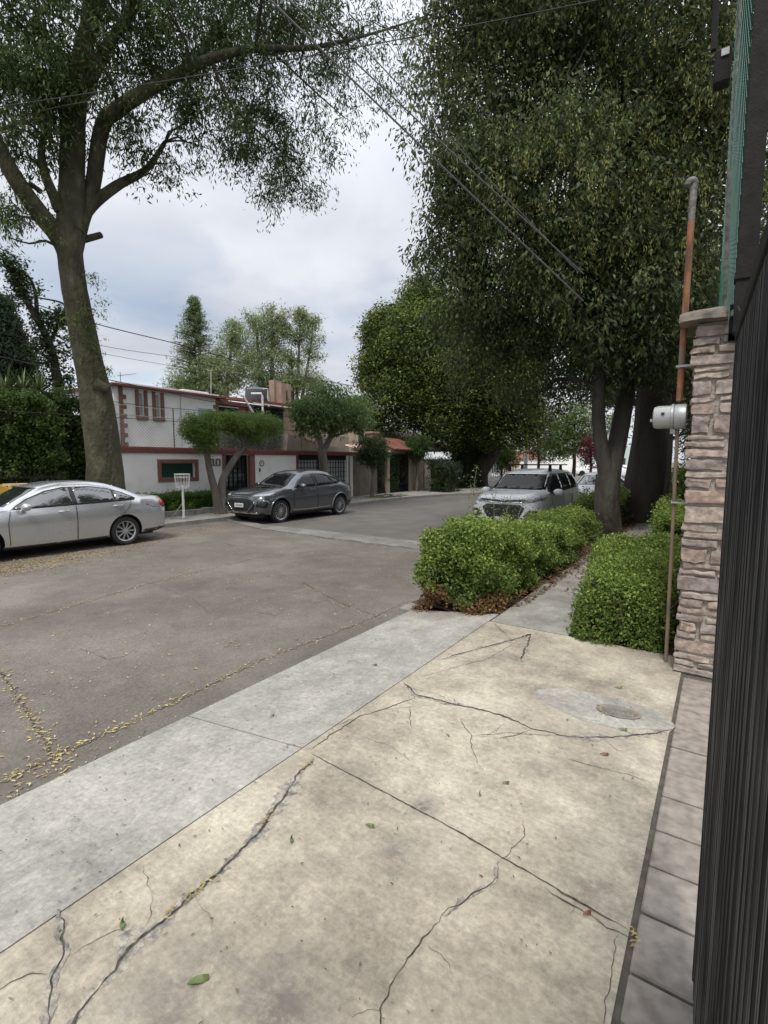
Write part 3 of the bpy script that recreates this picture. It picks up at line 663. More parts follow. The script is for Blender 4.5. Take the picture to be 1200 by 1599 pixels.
BL = [(310, 1535, .06, (.12, .16, .05), 'largest green leaf, near the bottom of the driveway', .9), (192, 1447, .04, (.1, .16, .05), 'green leaf by the long crack at the lower left', 2.5),
      (456, 1314, .035, (.09, .13, .05), 'dark green leaf just right of the long crack', 2.2), (578, 1292, .04, (.12, .17, .06), 'green leaf in the middle of the large slab', .2),
      (750, 1243, .03, (.1, .15, .05), 'small green leaf below the upper cracks', 1.9), (425, 1120, .03, (.12, .15, .06), 'green leaf on the pale apron near its joint', 1.2),
      (790, 1225, .03, (.1, .13, .05), 'green leaf right of the small green leaf', .5), (973, 1141, .045, (.12, .17, .07), 'green leaf on the crack below the metal valve cover', .1),
      (944, 1180, .04, (.16, .08, .04), 'brown leaf below the metal valve cover', .3), (966, 1075, .045, (.16, .2, .08), 'yellow green leaf in front of the clipped bush', .2),
      (463, 1000, .04, (.13, .12, .06), 'dull leaf on the apron edge close to the road', .3), (917, 1430, .03, (.2, .08, .04), 'reddish leaf on the slab joint at the lower right', .8),
      (700, 1150, .03, (.12, .16, .06), 'green leaf between two cracks', 2.6), (585, 1040, .04, (.08, .08, .04), 'dark leaf on the far end of the apron', .4)]
for b in BL: big_leaf(*b)
# oval cover set in the driveway
t = thing('valve_cover', 'small oval metal cover set in the driveway near the pavers', 'cover', (-.44, 3.16, 0))
mb = MB(); rr = random.Random(6); mb.prism([(-.10 + math.cos(2 * math.pi * i / 40) * .36 * (1 + .10 * math.sin(i * math.pi / 20 * 2 + 1) + rr.uniform(-.03, .03)), math.sin(2 * math.pi * i / 40) * .20 * (1 + .10 * math.sin(i * math.pi / 20 * 3) + rr.uniform(-.03, .03))) for i in range(40)], 'z', -.01, .003); o = mb.build('patch', concrete('patch_concrete', (.23, .22, .195), (.33, .315, .28), (.42, .40, .35), .3, (.2, .19, .18), .5), t); o.matrix_parent_inverse = Matrix()
mb = MB(); mb.lathe([(.001, .004), (.10, .004), (.103, .009), (.09, .011), (.085, .008), (.001, .0085)], (0, 0, 0), n=28)
for i in range(-3, 4): mb.box((i * .022 - .005, -.055, .008), (i * .022 + .005, .055, .0125))
o = mb.build('lid', M['iron'], t, smooth=True); o.matrix_parent_inverse = Matrix(); o.scale = (1.2, .75, 1); o.rotation_euler = (0, 0, .1)

# ------------------------------------------------------------ stone pillar, wall, gate and fittings (right)
t = thing('stone_pillar', 'pillar of pinkish rough stone blocks with a rounded mossy cap', 'pillar', (0, 4.25, 0))
PX0, PX1, PY0, PY1, PZ = -.19, .22, 4.06, 4.5, 2.42
mb = MB(); mb.box((PX0, PY0, -.05), (PX1, PY1, PZ)); mb.build('mortar', M['mortar'], t)
rr = random.Random(21); mb = MB()
def stone(a, b, amp=.010):
    """irregular block"""
    q = bmesh.new(); bmesh.ops.create_cube(q, size=1); bmesh.ops.subdivide_edges(q, edges=q.edges[:], cuts=4, use_grid_fill=True)
    c = [(a[i] + b[i]) / 2 for i in range(3)]; s = [b[i] - a[i] for i in range(3)]; sd = rr.random() * 100
    vs = []
    for v in q.verts:
        d = Vector(v.co); m = [abs(d[i]) * 2 for i in range(3)]
        e = sum(1 for x in m if x > .98)
        p = Vector([c[i] + d[i] * s[i] * (1 if e < 2 else (.98 if s[i] > .15 else .93)) for i in range(3)])
        p += Vector([noise.noise(p * 16 + Vector((sd, i * 7, 0))) for i in range(3)]) * amp * 1.0 + Vector([noise.noise(p * 45 + Vector((sd, i * 7, 3))) for i in range(3)]) * amp * .8
        vs.append(p)
    mb.add(vs, [tuple(v.index for v in f.verts) for f in q.faces]); q.free()
z = 0.0
while z < PZ - .03:
    h = rr.choice([.045, .05, .055, .06, .075, .08, .11, .13]); h = min(h, PZ - z)
    if h < .03: break
    x = PX0; g = .012
    split = rr.choice([.11, .14, .2, .41, .41, .28])
    segs = [(PX0, PX0 + split), (PX0 + split, PX1)] if split < .4 else [(PX0, PX1)]
    for i, (a, b) in enumerate(segs):
        pr = rr.uniform(.012, .035)
        side = rr.uniform(.0, .04) if i == 0 else 0
        if h > .1 and i == 1 and rr.random() < .6:
            stone((a + g, PY0 - pr, z + g * .7), (b, PY0 + .06, z + h / 2 - g * .5), .008); stone((a + g, PY0 - pr, z + h / 2 + g * .3), (b, PY0 + .06, z + h - g * .6), .008)
        else: stone((a + (g if i else -side), PY0 - pr, z + g * .6), (b - (g if i == 0 and len(segs) > 1 else 0), PY0 + .06 + (.1 if i == 0 else 0), z + h - g * .6))
    yy = PY0 + .17
    while yy < PY1:
        w = rr.uniform(.1, .25); stone((PX0 - rr.uniform(.0, .03), yy + .008, z + g * .6), (PX0 + .06, min(PY1, yy + w) - .008, z + h - g * .6)); yy += w
    z += h
mb.build('stonework', M['stone'], t, smooth=True, sharp=24)
mb = MB()
for a, b in ((-.30, -.03), (-.015, .3)):
    n = 9; prof = []
    for yc, zz in (): pass
    vs = []; m = 10
    for i in range(n):
        x = a + (b - a) * i / (n - 1)
        for j in range(m):
            an = math.pi * (j / (m - 1)); e = .9 if i in (0, n - 1) else 1
            vs.append((x, PY0 + .14 - math.cos(an) * .26 * e, PZ + .005 + math.sin(an) * .105 * e + .01 * noise.noise(Vector((x * 9, an * 2, a)))))
    fs = [(i * m + j, i * m + j + 1, (i + 1) * m + j + 1, (i + 1) * m + j) for i in range(n - 1) for j in range(m - 1)]
    fs += [tuple(range(m)), tuple((n - 1) * m + j for j in range(m))[::-1]] + [(i * m, (i + 1) * m, (i + 1) * m + m - 1, i * m + m - 1) for i in range(n - 1)]
    mb.add(vs, fs)
mb.build('cap', M['cap'], t, smooth=True, sharp=60)
# perimeter wall behind the pillar
mb = MB(); mb.box((-.06, 4.51, -.1), (.14, 34, 2.2)); setp(mb.build('perimeter_wall', M['mortar']), 'long plain wall running back behind the stone pillar', 'wall')
# white neighbour building to the right
t = thing('white_building', 'white rough rendered wall seen between the black post and gate', 'building', (3.5, 9, 0))
mb = MB(); mb.box((.5, 7.2, -.1), (7, 14, 4.2)); mb.build('wall', M['white_dirty'], t)
mb = MB(); mb.box((.42, 7.1, 4.2), (7.1, 14.1, 4.32)); mb.box((.45, 7.12, 2.5), (7.02, 7.2, 2.62)); mb.build('cornice', M['pinkish'], t)
# black steel post
t = thing('steel_post', 'tall square black steel post standing against the stone pillar', 'post', (.05, 3.95, 0))
mb = MB(); mb.box((.0, 3.88, 2.30), (.105, 3.985, 7.2)); mb.build('shaft', M['black'], t, bevel=.004)
mb = MB(); mb.box((-.008, 3.87, 2.62), (.113, 3.995, 2.66)); mb.build('band', M['black'], t)
mb = MB(); mb.box((-.02, 3.985, 2.28), (.125, 4.03, 2.32)); mb.box((-.02, 3.985, 2.28), (.125, 4.0, 2.5)); mb.build('bracket', M['black'], t)
# gate leaf
t = thing('metal_gate', 'black ribbed steel gate leaf standing open at the right edge', 'gate', (.02, 1.53, 0))
ga = Vector((.016, 1.555)); gb = Vector((.056, .52)); gd = (gb - ga).normalized(); gn = Vector((gd.y, -gd.x))
if gn.x > 0: gn = -gn       # towards the street
Lg = 1.6; prof = []; s = 0.03; rr = random.Random(4)
prof.append((0, .0))
while s < Lg:
    w = rr.choice([.016, .02, .026]); prof += [(s, 0), (s + .004, .006), (s + w, .006), (s + w + .004, 0)]; s += w + rr.choice([.016, .024, .03, .045])
prof.append((s, 0))
outer = [(ga + gd * a + gn * b) for a, b in prof]; inner = [(ga + gd * a - gn * .004) for a in (s, 0)]
mb = MB(); mb.prism([(p.x, p.y) for p in outer + inner], 'z', .06, 1.795); 
M['gate'] = noise_mat('black_gate_paint', [(.008, .008, .008), (.014, .014, .014), (.05, .05, .048), (.09, .088, .085)], 5, .6, .3, 40, stretch=(1, 1, .22), pos=[.35, .56, .66, .78], detail=9)
mb.build('panel', M['gate'], t)
mb = MB(); rr = random.Random(11)
for a_, b_ in prof:
    if b_ > 0:
        p = ga + gd * a_ + gn * .0063; q = p + gd * .0011; r2 = q + gn * .0008; mb.prism([tuple(p), tuple(q), tuple(r2)], 'z', .07, 1.79)
mb.build('worn_rib_edges', noise_mat('worn_edge', [(.02, .02, .02), (.11, .105, .10), (.24, .23, .21)], 9, .6, .1, stretch=(1, 1, .25), pos=[.36, .52, .7]), t)
mb = MB()
def gbox(s0, s1, d0, d1, z0, z1):
    mb.prism([tuple(ga + gd * a + gn * b) for a, b in ((s0, d0), (s1, d0), (s1, d1), (s0, d1))], 'z', z0, z1)
gbox(-.008, .022, -.03, .008, .045, 1.80); gbox(-.002, s, -.034, -.005, .03, .075); gbox(-.002, s, -.034, .010, 1.80, 1.835)
mb.build('frame', M['black'], t, bevel=.002)
mb = MB(); mb.tube([(.02, 3.86, 2.45), (.07, 3.3, 2.2), (.06, 2.4, 2.0), (.035, 1.5, 1.85)], .004, 5)
setp(mb.build('hanging_cable', M['cable'], smooth=True), 'thin black cable looping from the steel post down to the gate', 'cable')
# service mast
t = thing('service_mast', 'rusty orange electrical mast pipe with a curved weatherhead beside the pillar', 'pipe', (-.28, 4.17, 0))
mb = MB(); mb.tube([(-.285, 4.17, 1.93), (-.275, 4.17, 3.15)], .021, 14); mb.build('rusty_pipe', M['rust'], t, smooth=True)
mb = MB(); mb.tube([(-.275, 4.17, 3.15), (-.272, 4.17, 3.36)], .0215, 14); mb.build('pipe_top', M['capgrey'], t, smooth=True)
mb = MB(); pts_, rs_ = smooth_path([(-.272, 4.17, 3.34), (-.272, 4.17, 3.385), (-.28, 4.16, 3.40), (-.30, 4.15, 3.395), (-.308, 4.145, 3.37)], [.023, .026, .026, .024, .020], 4); mb.tube(pts_, rs_, 12)
mb.build('weatherhead', M['capgrey'], t, smooth=True)
mb = MB(); mb.tube([(-.285, 4.17, 1.74), (-.28, 4.2, .9), (-.275, 4.2, -.03)], .013, 10); mb.build('lower_conduit', M['conduit'], t, smooth=True)
mb = MB(); mb.box((-.315, 4.135, 2.16), (-.2, 4.2, 2.175)); mb.build('strap', M['galv'], t)
mb = MB(); mb.box((-.30, 4.165, 1.2), (-.19, 4.22, 1.212)); mb.build('strap', M['galv'], t)
t = thing('electric_meter', 'round grey electric meter with clear domed front on the mast', 'meter', (-.33, 4.17, 1.82))
mb = MB(); mb.lathe([(.001, -.235), (.085, -.235), (.088, -.245), (.088, -.30), (.083, -.31), (.001, -.31)], (0, 4.17, 1.82), 'x', 28); mb.build('socket', M['galv'], t, smooth=True)
mb = MB(); mb.lathe([(.088, -.31), (.092, -.312), (.092, -.325), (.088, -.327)], (0, 4.17, 1.82), 'x', 28); mb.box((-.33, 4.15, 1.70), (-.30, 4.19, 1.735)); mb.build('clamp_ring', M['galv'], t, smooth=True)
mb = MB(); mb.lathe([(.082, -.327), (.082, -.41), (.076, -.435), (.05, -.445), (.001, -.447)], (0, 4.17, 1.82), 'x', 28); mb.build('dome', M['meterglass'], t, smooth=True)
mb = MB(); mb.box((-.385, 4.082, 1.83), (-.365, 4.088, 1.848)); mb.build('reset_tab', M['trim'], t)
mb = MB(); mb.box((-.46, 4.15, 1.79), (-.445, 4.19, 1.81)); mb.build('seal', M['galv'], t)
# green chain-link fence on the wall
t = thing('green_mesh_fence', 'green plastic coated chain-link fence rising above the stone pillar', 'fence', (-.02, 4.6, 2.5))
def chain(mb, o, u, v, W_, H_, s, r):
    """two sets of zigzag wires spanning W_ x H_ from o along u and v"""
    o, u, v = Vector(o), Vector(u), Vector(v)
    n = int((W_ + H_) / s)
    for i in range(n + 1):
        c = i * s
        for sg in (1, -1):
            a0 = max(0, c - H_); a1 = min(W_, c)
            if a1 <= a0: continue
            b0 = c - a0; b1 = c - a1
            if sg < 0: p, q = (a0, H_ - b0), (a1, H_ - b1)
            else: p, q = (a0, b0), (a1, b1)
            mb.tube([o + u * p[0] + v * p[1] + (u.cross(v)) * .003 * sg, o + u * q[0] + v * q[1] + (u.cross(v)) * .003 * sg], r, 4, cap=False)
mb = MB(); chain(mb, (-.0, 4.0, 2.5), (-.05, 1, 0), (-.004, 0, 1), 2.6, 3.8, .095, .0023)
mb.build('mesh', M['greenmesh'], t)
for yy, zz_ in ((4.9, 3.75), (5.6, 6.1)):
    mb = MB(); mb.tube([(-.02 - (yy - 4) * .03, yy, 2.2), (-.07 - (yy - 4) * .02, yy, zz_)], .016, 10); mb.build('post', M['capgrey'], t, smooth=True)
t = thing('junction_box', 'black cable box with a pale sticker hanging above the mast', 'box', (-.16, 4.4, 4.7))
c0 = aty(1126, 108, 4.4)
mb = MB(); mb.box((c0.x - .04, 4.34, c0.z - .12), (c0.x + .06, 4.44, c0.z + .10)); mb.build('housing', M['black'], t, bevel=.012)
mb = MB(); mb.box((c0.x + .0, 4.33, c0.z + .04), (c0.x + .045, 4.338, c0.z + .085)); mb.build('sticker', M['galv'], t)
mb = MB(); mb.tube([(c0.x - .05, 4.4, c0.z + .14), (c0.x - .06, 4.4, c0.z + 1.5)], .02, 8); mb.build('hanger', M['black'], t)

# ------------------------------------------------------------ hedges on the near side
def box_cols(dead):
    def f(rng, P_, c):
        k = len(P_)
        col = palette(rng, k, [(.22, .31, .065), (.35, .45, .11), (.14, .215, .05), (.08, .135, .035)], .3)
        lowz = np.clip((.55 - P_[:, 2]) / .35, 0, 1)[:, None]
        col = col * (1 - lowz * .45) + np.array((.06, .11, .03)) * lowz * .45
        if dead:
            n_ = .5 + .5 * np.sin(P_[:, 0] * 9 + 1.5) * np.sin(P_[:, 1] * 5 + .7)
            n_ = n_ + .35 * np.sin(c[:, 0] * 31 + c[:, 2] * 23) * np.sin(c[:, 1] * 27); d = (P_[:, 2] < .03 + .21 * n_) & (P_[:, 1] < 5.4) & (rng.random(k) < .85)
            col[d] = palette(rng, int(d.sum()), [(.30, .17, .08), (.22, .11, .06), (.36, .23, .13), (.16, .09, .05)])
        return col
    return f
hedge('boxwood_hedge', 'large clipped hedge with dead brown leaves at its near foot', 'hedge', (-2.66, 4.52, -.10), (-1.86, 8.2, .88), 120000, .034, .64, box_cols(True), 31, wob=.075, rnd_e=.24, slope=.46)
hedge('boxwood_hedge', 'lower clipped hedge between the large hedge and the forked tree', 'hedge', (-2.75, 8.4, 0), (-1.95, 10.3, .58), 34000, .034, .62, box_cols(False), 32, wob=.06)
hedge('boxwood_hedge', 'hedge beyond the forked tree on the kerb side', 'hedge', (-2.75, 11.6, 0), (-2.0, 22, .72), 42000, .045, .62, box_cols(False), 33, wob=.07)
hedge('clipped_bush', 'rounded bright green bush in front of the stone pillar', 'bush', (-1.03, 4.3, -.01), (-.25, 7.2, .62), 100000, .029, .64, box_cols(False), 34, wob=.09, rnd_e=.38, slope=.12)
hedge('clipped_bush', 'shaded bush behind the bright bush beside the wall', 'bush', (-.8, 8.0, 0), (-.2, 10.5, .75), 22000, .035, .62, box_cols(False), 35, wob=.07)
hedge('clipped_bush', 'dark hedge along the wall far under the trees', 'hedge', (-.95, 13.5, 0), (-.15, 24, 1.25), 26000, .06, .62, box_cols(False), 36, wob=.07)
# rangy weed by the white minivan
t = thing('tall_weed', 'spindly tall weed growing from the hedge in front of the minivan', 'plant', (-2.9, 6.6, 0))
rng = np.random.default_rng(8); rnd = random.Random(8); mb = MB(); cl = []
for (bx, by), tip, n in [((-2.62, 5.9), atd(745, 730, 7.4), 10), ((-2.6, 6.1), atd(735, 755, 7.6), 8), ((-2.5, 6.4), atd(775, 765, 7.6), 9), ((-2.5, 6.6), atd(800, 770, 7.7), 9), ((-2.4, 6.9), atd(825, 775, 7.8), 8), ((-2.62, 6.2), atd(760, 775, 7.4), 9), ((-2.3, 6.9), atd(840, 785, 7.8), 8)]:
    p, r = smooth_path([(bx, by, .5), ((bx + tip.x) / 2 + rnd.uniform(-.05, .05), (by + tip.y) / 2, (tip.z + .5) / 2 + .05), tip], [.006, .004, .002], 6)
    mb.tube(p, r, 4)
    for i in range(n): q = p[int(len(p) * (.25 + .75 * i / n)) - 1]; cl.append((q.x + rnd.uniform(-.05, .05), q.y + rnd.uniform(-.05, .05), q.z))
mb.build('stem', M['bark'], t)
foliage('leaves', rng, np.array(cl), 10, .055, .035, .55, [(.10, .16, .05), (.16, .22, .09), (.2, .22, .12)], 0, t)

# ------------------------------------------------------------ street trees (near, right)
ASH = [(.05, .07, .03), (.072, .096, .04), (.115, .14, .06), (.036, .05, .022)]
def blob(px, py, D, r, sx=1, sy=1, sz=1, w=1):
    p = atd(px, py, D); return (p.x, p.y, p.z, r * sx, r * sy, r * sz, w)
b1 = atz(947, 836, 0); b1.y += .25
limbs = [([b1 + Vector((0, 0, -.1)), atd(947, 790, 10.2), atd(950, 742, 10.2)], [.29, .24, .24]),
         ([atd(948, 745, 10.2), atd(935, 660, 10.2), atd(938, 560, 10.1), atd(945, 430, 10), atd(960, 250, 9.9), atd(950, 60, 9.7), atd(930, -120, 9.6)], [.17, .125, .11, .10, .085, .06, .04]),
         ([atd(953, 745, 10.2), atd(972, 650, 10.4), atd(985, 560, 10.4), atd(1010, 400, 10.2), atd(1050, 250, 9.6), atd(1080, 90, 9.3)], [.2, .17, .16, .13, .1, .06]),
         ([atd(945, 480, 10), atd(900, 400, 9.8), atd(840, 300, 9.6), atd(790, 190, 9.6)], [.08, .07, .05, .03]),
         ([atd(985, 560, 10.4), atd(990, 420, 9.6), atd(985, 250, 9), atd(1000, 80, 8.6)], [.1, .08, .06, .03]), ([atd(950, 600, 10.2), atd(905, 480, 9.6), atd(895, 300, 9), atd(880, 120, 8.8)], [.08, .07, .05, .03]), ([atd(940, 560, 10.1), atd(870, 520, 10.2), atd(790, 490, 10.3), atd(720, 440, 10.4)], [.08, .065, .045, .025])]
blobs = [blob(810, 60, 9.8, 2.0), blob(960, 60, 9.2, 2.3), blob(1075, 130, 8.6, 1.5), blob(760, 190, 9.9, 1.35), blob(730, 310, 10.1, 1.2), blob(705, 400, 10.3, .85), blob(850, 290, 9.4, 2.0), blob(1000, 290, 9.2, 1.8),
         blob(900, 440, 9.6, 1.7), blob(780, 450, 10.2, 1.4), blob(1035, 440, 9.2, 1.1), blob(740, 530, 10.8, .95), blob(850, 570, 10.8, 1.1), blob(980, 540, 9.8, .9), blob(740, 60, 10, 1.0), blob(900, -150, 9.6, 2.6, 1.3, 1.3, 1), blob(1060, 560, 10, .7)]
ash, cl = tree('ash_tree', 'tall forked ash tree with drooping foliage between sidewalk and street', 'tree', b1, limbs, blobs, 10500, 21, .15, .105, .40, ASH, .8, 41, 'barkash', 260, nside=14, rough=.05, tip=[(.12, .19, .05), (.10, .16, .05)], tipfrac=.12, group=None)
# hanging seed clusters
rng = np.random.default_rng(4)
dst = np.linalg.norm(cl - np.array([0, 0, 1.5]), axis=1); near = cl[(dst < np.percentile(dst, 40))]
hot = np.array([list(atd(1050, 180, 7.8)), list(atd(1010, 90, 8)), list(atd(1070, 260, 8)), list(atd(850, 250, 8)), list(atd(930, 320, 8))])
dd = np.min(np.linalg.norm(near[:, None] - hot[None], axis=2), axis=1); near = near[np.argsort(dd + rng.random(len(dd)) * 1.6)][:900]
c = np.repeat(near, 13, axis=0); off = rng.normal(size=(len(c), 3)) * .035; off[:, 2] = -rng.uniform(.02, .24, len(c))
D = rng.normal(size=(len(c), 3)) * .25; D[:, 2] -= 1
leaf_mesh('seed_clusters', c + off, D, rng.normal(size=(len(c), 3)), np.full(len(c), .06), np.full(len(c), .018), palette(rng, len(c), [(.30, .32, .09), (.40, .37, .13), (.26, .30, .08)]), ash)
def street_tree(label, x, y, lean, h0, blobs, seed, ncl, r0=.3, cols=None, ln=.12, per=15, bark='barkdark', name='street_tree', group=None, tip=None, tf=0):
    base = Vector((x, y, -.05)); top = Vector((x + lean[0], y + lean[1], h0))
    limbs = [([base, base.lerp(top, .5) + Vector((.08, 0, 0)), top, top + Vector((lean[0] * .5, lean[1], h0 * .5)), top + Vector((lean[0], lean[1], h0 * 1.0))], [r0 * 1.25, r0, r0 * .9, r0 * .6, r0 * .25])]
    for k in range(3):
        b = blobs[(k * 2) % len(blobs)]; limbs.append(([top - Vector((0, 0, .3)), (top + Vector(b[:3])) / 2 + Vector((0, 0, -.2)), Vector(b[:3])], [r0 * .55, r0 * .35, r0 * .12]))
    return tree(name, label, 'tree', base, limbs, blobs, ncl, per, .2, ln, .42, cols or ASH, .25, seed, bark, 60, group, tip=tip, tipfrac=tf)
street_tree('thick dark trunked tree just behind the forked ash', -1.75, 14.2, (.25, 0), 4.2, [(-2, 14.5, 7, 2.6, 3, 2.4), (-1.5, 12.5, 5.3, 1.6, 1.5, 1.1), (-3.2, 15, 5.6, 1.8, 2, 1.4), (-.2, 14, 6, 1.8, 2, 2.0), (-.3, 12, 8.2, 1.8, 2, 2.0), (.6, 13, 4.2, .9, 1.5, 1.2)], 51, 3200, .42)
street_tree('second dark tree further back along the sidewalk strip', -1.9, 20.5, (.1, 0), 3.8, [(-2, 20.5, 6.4, 3, 3, 2.4), (-3.8, 20.5, 5.2, 1.9, 2.4, 1.3), (-.2, 20, 5.2, 1.8, 2.4, 1.9), (-.4, 22, 3.8, 1.0, 2.4, 1.4)], 52, 2600, .26, ln=.15)
street_tree('third dark tree before the bright side street', -2.3, 28.5, (-.4, 0), 3.6, [(-2.6, 28.5, 6.6, 3.4, 3.4, 2.6), (-5, 29, 5.2, 1.8, 2.4, 1.2), (-.5, 29, 5, 2.2, 3, 2.2), (-.8, 31, 3.2, 1.3, 2.4, 1.8)], 53, 2400, .24, ln=.17)
street_tree('bushy tree filling the corner beyond the wall', .9, 33, (.2, 0), 2.6, [(1, 33, 5, 3, 3, 4), (-.6, 36, 3.4, 2, 2, 2.6), (3, 28, 5, 3, 3, 4)], 54, 2200, .3, ln=.2)
# big dark ficus across the street
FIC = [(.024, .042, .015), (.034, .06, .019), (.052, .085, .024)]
fb = Vector((-14.6, 33.5, -.25))
def fbl(px, py, D, r, w=1): return blob(px, py, D, r, w=w)
limbs = [([fb, atd(748, 735, 34.5), atd(768, 705, 34.5), atd(775, 680, 34)], [.85, .7, .62, .55]), ([atd(768, 705, 34.5), atd(740, 665, 34.5), atd(700, 600, 34)], [.5, .4, .2]), ([atd(772, 685, 34.5), atd(800, 640, 33), atd(790, 580, 33)], [.5, .35, .15])]
blobs = [fbl(655, 565, 33, 3.2), fbl(705, 530, 33, 3.0), fbl(640, 515, 33.5, 1.9), fbl(668, 495, 33.5, 1.5), fbl(740, 600, 33, 3.9), fbl(800, 640, 32, 2.2), fbl(620, 630, 32, 2.0), fbl(690, 655, 32, 2.0), fbl(600, 580, 33, 1.9), fbl(596, 520, 33.5, 1.7), fbl(790, 560, 34, 3.5), fbl(760, 672, 32, 1.2), fbl(660, 475, 34, 1.7)]
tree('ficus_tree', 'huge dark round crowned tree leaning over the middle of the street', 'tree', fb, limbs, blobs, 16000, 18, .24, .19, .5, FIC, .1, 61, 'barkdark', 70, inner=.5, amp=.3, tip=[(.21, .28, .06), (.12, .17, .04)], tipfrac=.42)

# ------------------------------------------------------------ big tree on the left
XT = -13.6
LT = [([atx(168, 800, XT), atx(163, 720, XT), atx(152, 630, XT), atx(138, 560, XT), atx(122, 480, XT), atx(110, 400, XT), atx(108, 350, XT)], [.50, .43, .38, .33, .285, .275, .30]),
      ([atx(114, 440, XT), atx(98, 380, XT), atx(60, 330, XT), atx(25, 280, XT), atx(-5, 225, XT), atx(-60, 120, XT)], [.16, .22, .2, .18, .16, .1]),
      ([atx(110, 360, XT), atx(114, 250, XT), atx(118, 160, XT), atx(135, 60, XT), atx(165, -40, XT), atx(180, -200, XT)], [.30, .27, .24, .2, .15, .08]),
      ([atx(113, 420, XT), atx(126, 350, XT), atx(145, 290, XT), atx(160, 200, XT + .3), atx(185, 170, XT + .8), atx(260, 125, XT + 1.5), atx(330, 92, XT + 2.2), atx(400, 76, XT + 2.8), atx(490, 74, XT + 3.4), atx(590, 50, XT + 4), atx(680, 20, XT + 4.5)], [.16, .18, .18, .17, .17, .14, .12, .09, .06, .035, .015]),
      ([atx(116, 400, XT), atx(132, 335, XT), atx(180, 292, XT + .2), atx(228, 265, XT + .4), atx(258, 222, XT + .6)], [.12, .15, .12, .08, .05]),
      ([atx(95, 330, XT), atx(70, 270, XT), atx(66, 225, XT - .2), atx(80, 190, XT - .3)], [.14, .1, .07, .04]),
      ([atx(65, 300, XT), atx(45, 285, XT)], [.06, .05]),
      ([atx(118, 378, XT), atx(158, 367, XT)], [.085, .075]),
      ([atx(150, 600, XT + .3), atx(170, 608, XT + .5)], [.16, .09]),
      ([atx(130, 150, XT), atx(170, 70, XT + .5), atx(215, 0, XT + 1), atx(240, -100, XT + 1)], [.14, .12, .1, .05]),
      ([atx(290, 110, XT + 1.8), atx(350, 40, XT + 2), atx(385, -30, XT + 2.2)], [.09, .06, .03]),
      ([atx(330, 92, XT + 2.2), atx(360, 160, XT + 2.4), atx(420, 220, XT + 2.6), atx(470, 260, XT + 2.8)], [.05, .035, .025, .015]),
      ([atx(430, 85, XT + 3), atx(500, 150, XT + 3.4), atx(540, 185, XT + 3.6)], [.03, .02, .012])]
def xb(px, py, X, r, sx=1, sy=1, sz=1, w=1):
    p = atx(px, py, X); return (p.x, p.y, p.z, r * sx, r * sy, r * sz, w)
LB = [xb(640, 50, -9.2, .8, w=.4), xb(690, 20, -8.9, .7, w=.35), xb(665, 130, -9.0, .5, w=.3), xb(40, 50, -13.6, 2.0, w=.75), xb(150, 20, -13.2, 1.9, w=.7), xb(60, 165, -13.6, 1.2), xb(100, 130, -13.0, .9), xb(10, 130, -13.6, 1.4), xb(260, 40, -12.2, 1.6), xb(350, 60, -11.6, 1.5), xb(440, 30, -11, 1.5), xb(300, 170, -11.8, 1.0, w=.8), xb(370, 170, -11.4, 1.25), xb(430, 190, -11.1, 1.2), xb(380, 240, -11.2, .8),
      xb(450, 270, -11, .85), xb(490, 310, -10.9, .45), xb(420, 310, -11, .55, w=.6), xb(510, 110, -10.5, 1.3, w=.6), xb(570, 60, -9.8, 1.2, w=.6), xb(600, 150, -9.4, .75, w=.45), xb(640, 110, -9.2, .5, w=.35), xb(560, 200, -9.8, .5, w=.3), xb(220, 240, -12.8, .75), xb(270, 265, -12.8, .5), xb(200, 200, -12.8, .5),
      xb(25, 330, -13.8, .5), xb(10, 345, -13.8, .4), xb(75, 240, -13.8, .5, w=.5), xb(30, 240, -13.8, .7, w=.6), xb(230, 110, -12.4, .9, w=.7), xb(500, 10, -10.3, 1.2, w=.6), xb(330, -80, -12, 2.4), xb(100, -120, -13.4, 2.6), xb(510, 240, -10.7, .5, w=.7)]
lt, _ = tree('broadleaf_tree', 'huge spreading tree with leaning mossy trunk behind the silver sedan', 'tree', (atx(168, 800, XT).x, atx(168, 800, XT).y, -.25), LT, LB, 6400, 15, .15, .145, .25, [(.03, .055, .018), (.045, .08, .022), (.06, .10, .03)], .75, 71, 'barkL', 420, inner=.1, amp=.7, tip=[(.13, .17, .05)], tipfrac=.06, nside=18, twig=.014, rough=.06)
# epiphytes and shoots on the trunk
rng = np.random.default_rng(12); cl = []
for px, py, n, s in ((128, 500, 22, .28), (135, 520, 14, .2), (146, 438, 14, .16), (150, 478, 8, .2), (155, 560, 10, .16), (25, 350, 20, .3), (60, 355, 14, .25), (75, 300, 10, .2), (95, 225, 8, .2), (162, 578, 8, .12)):
    p = atx(px, py, XT + .35)
    for _ in range(n): cl.append(np.array(p) + rng.normal(size=3) * s * np.array([.5, 1, 1]))
foliage('trunk_shoots', rng, np.array(cl), 12, .07, .10, .22, [(.08, .13, .03), (.12, .17, .04), (.04, .07, .02)], .5, lt)

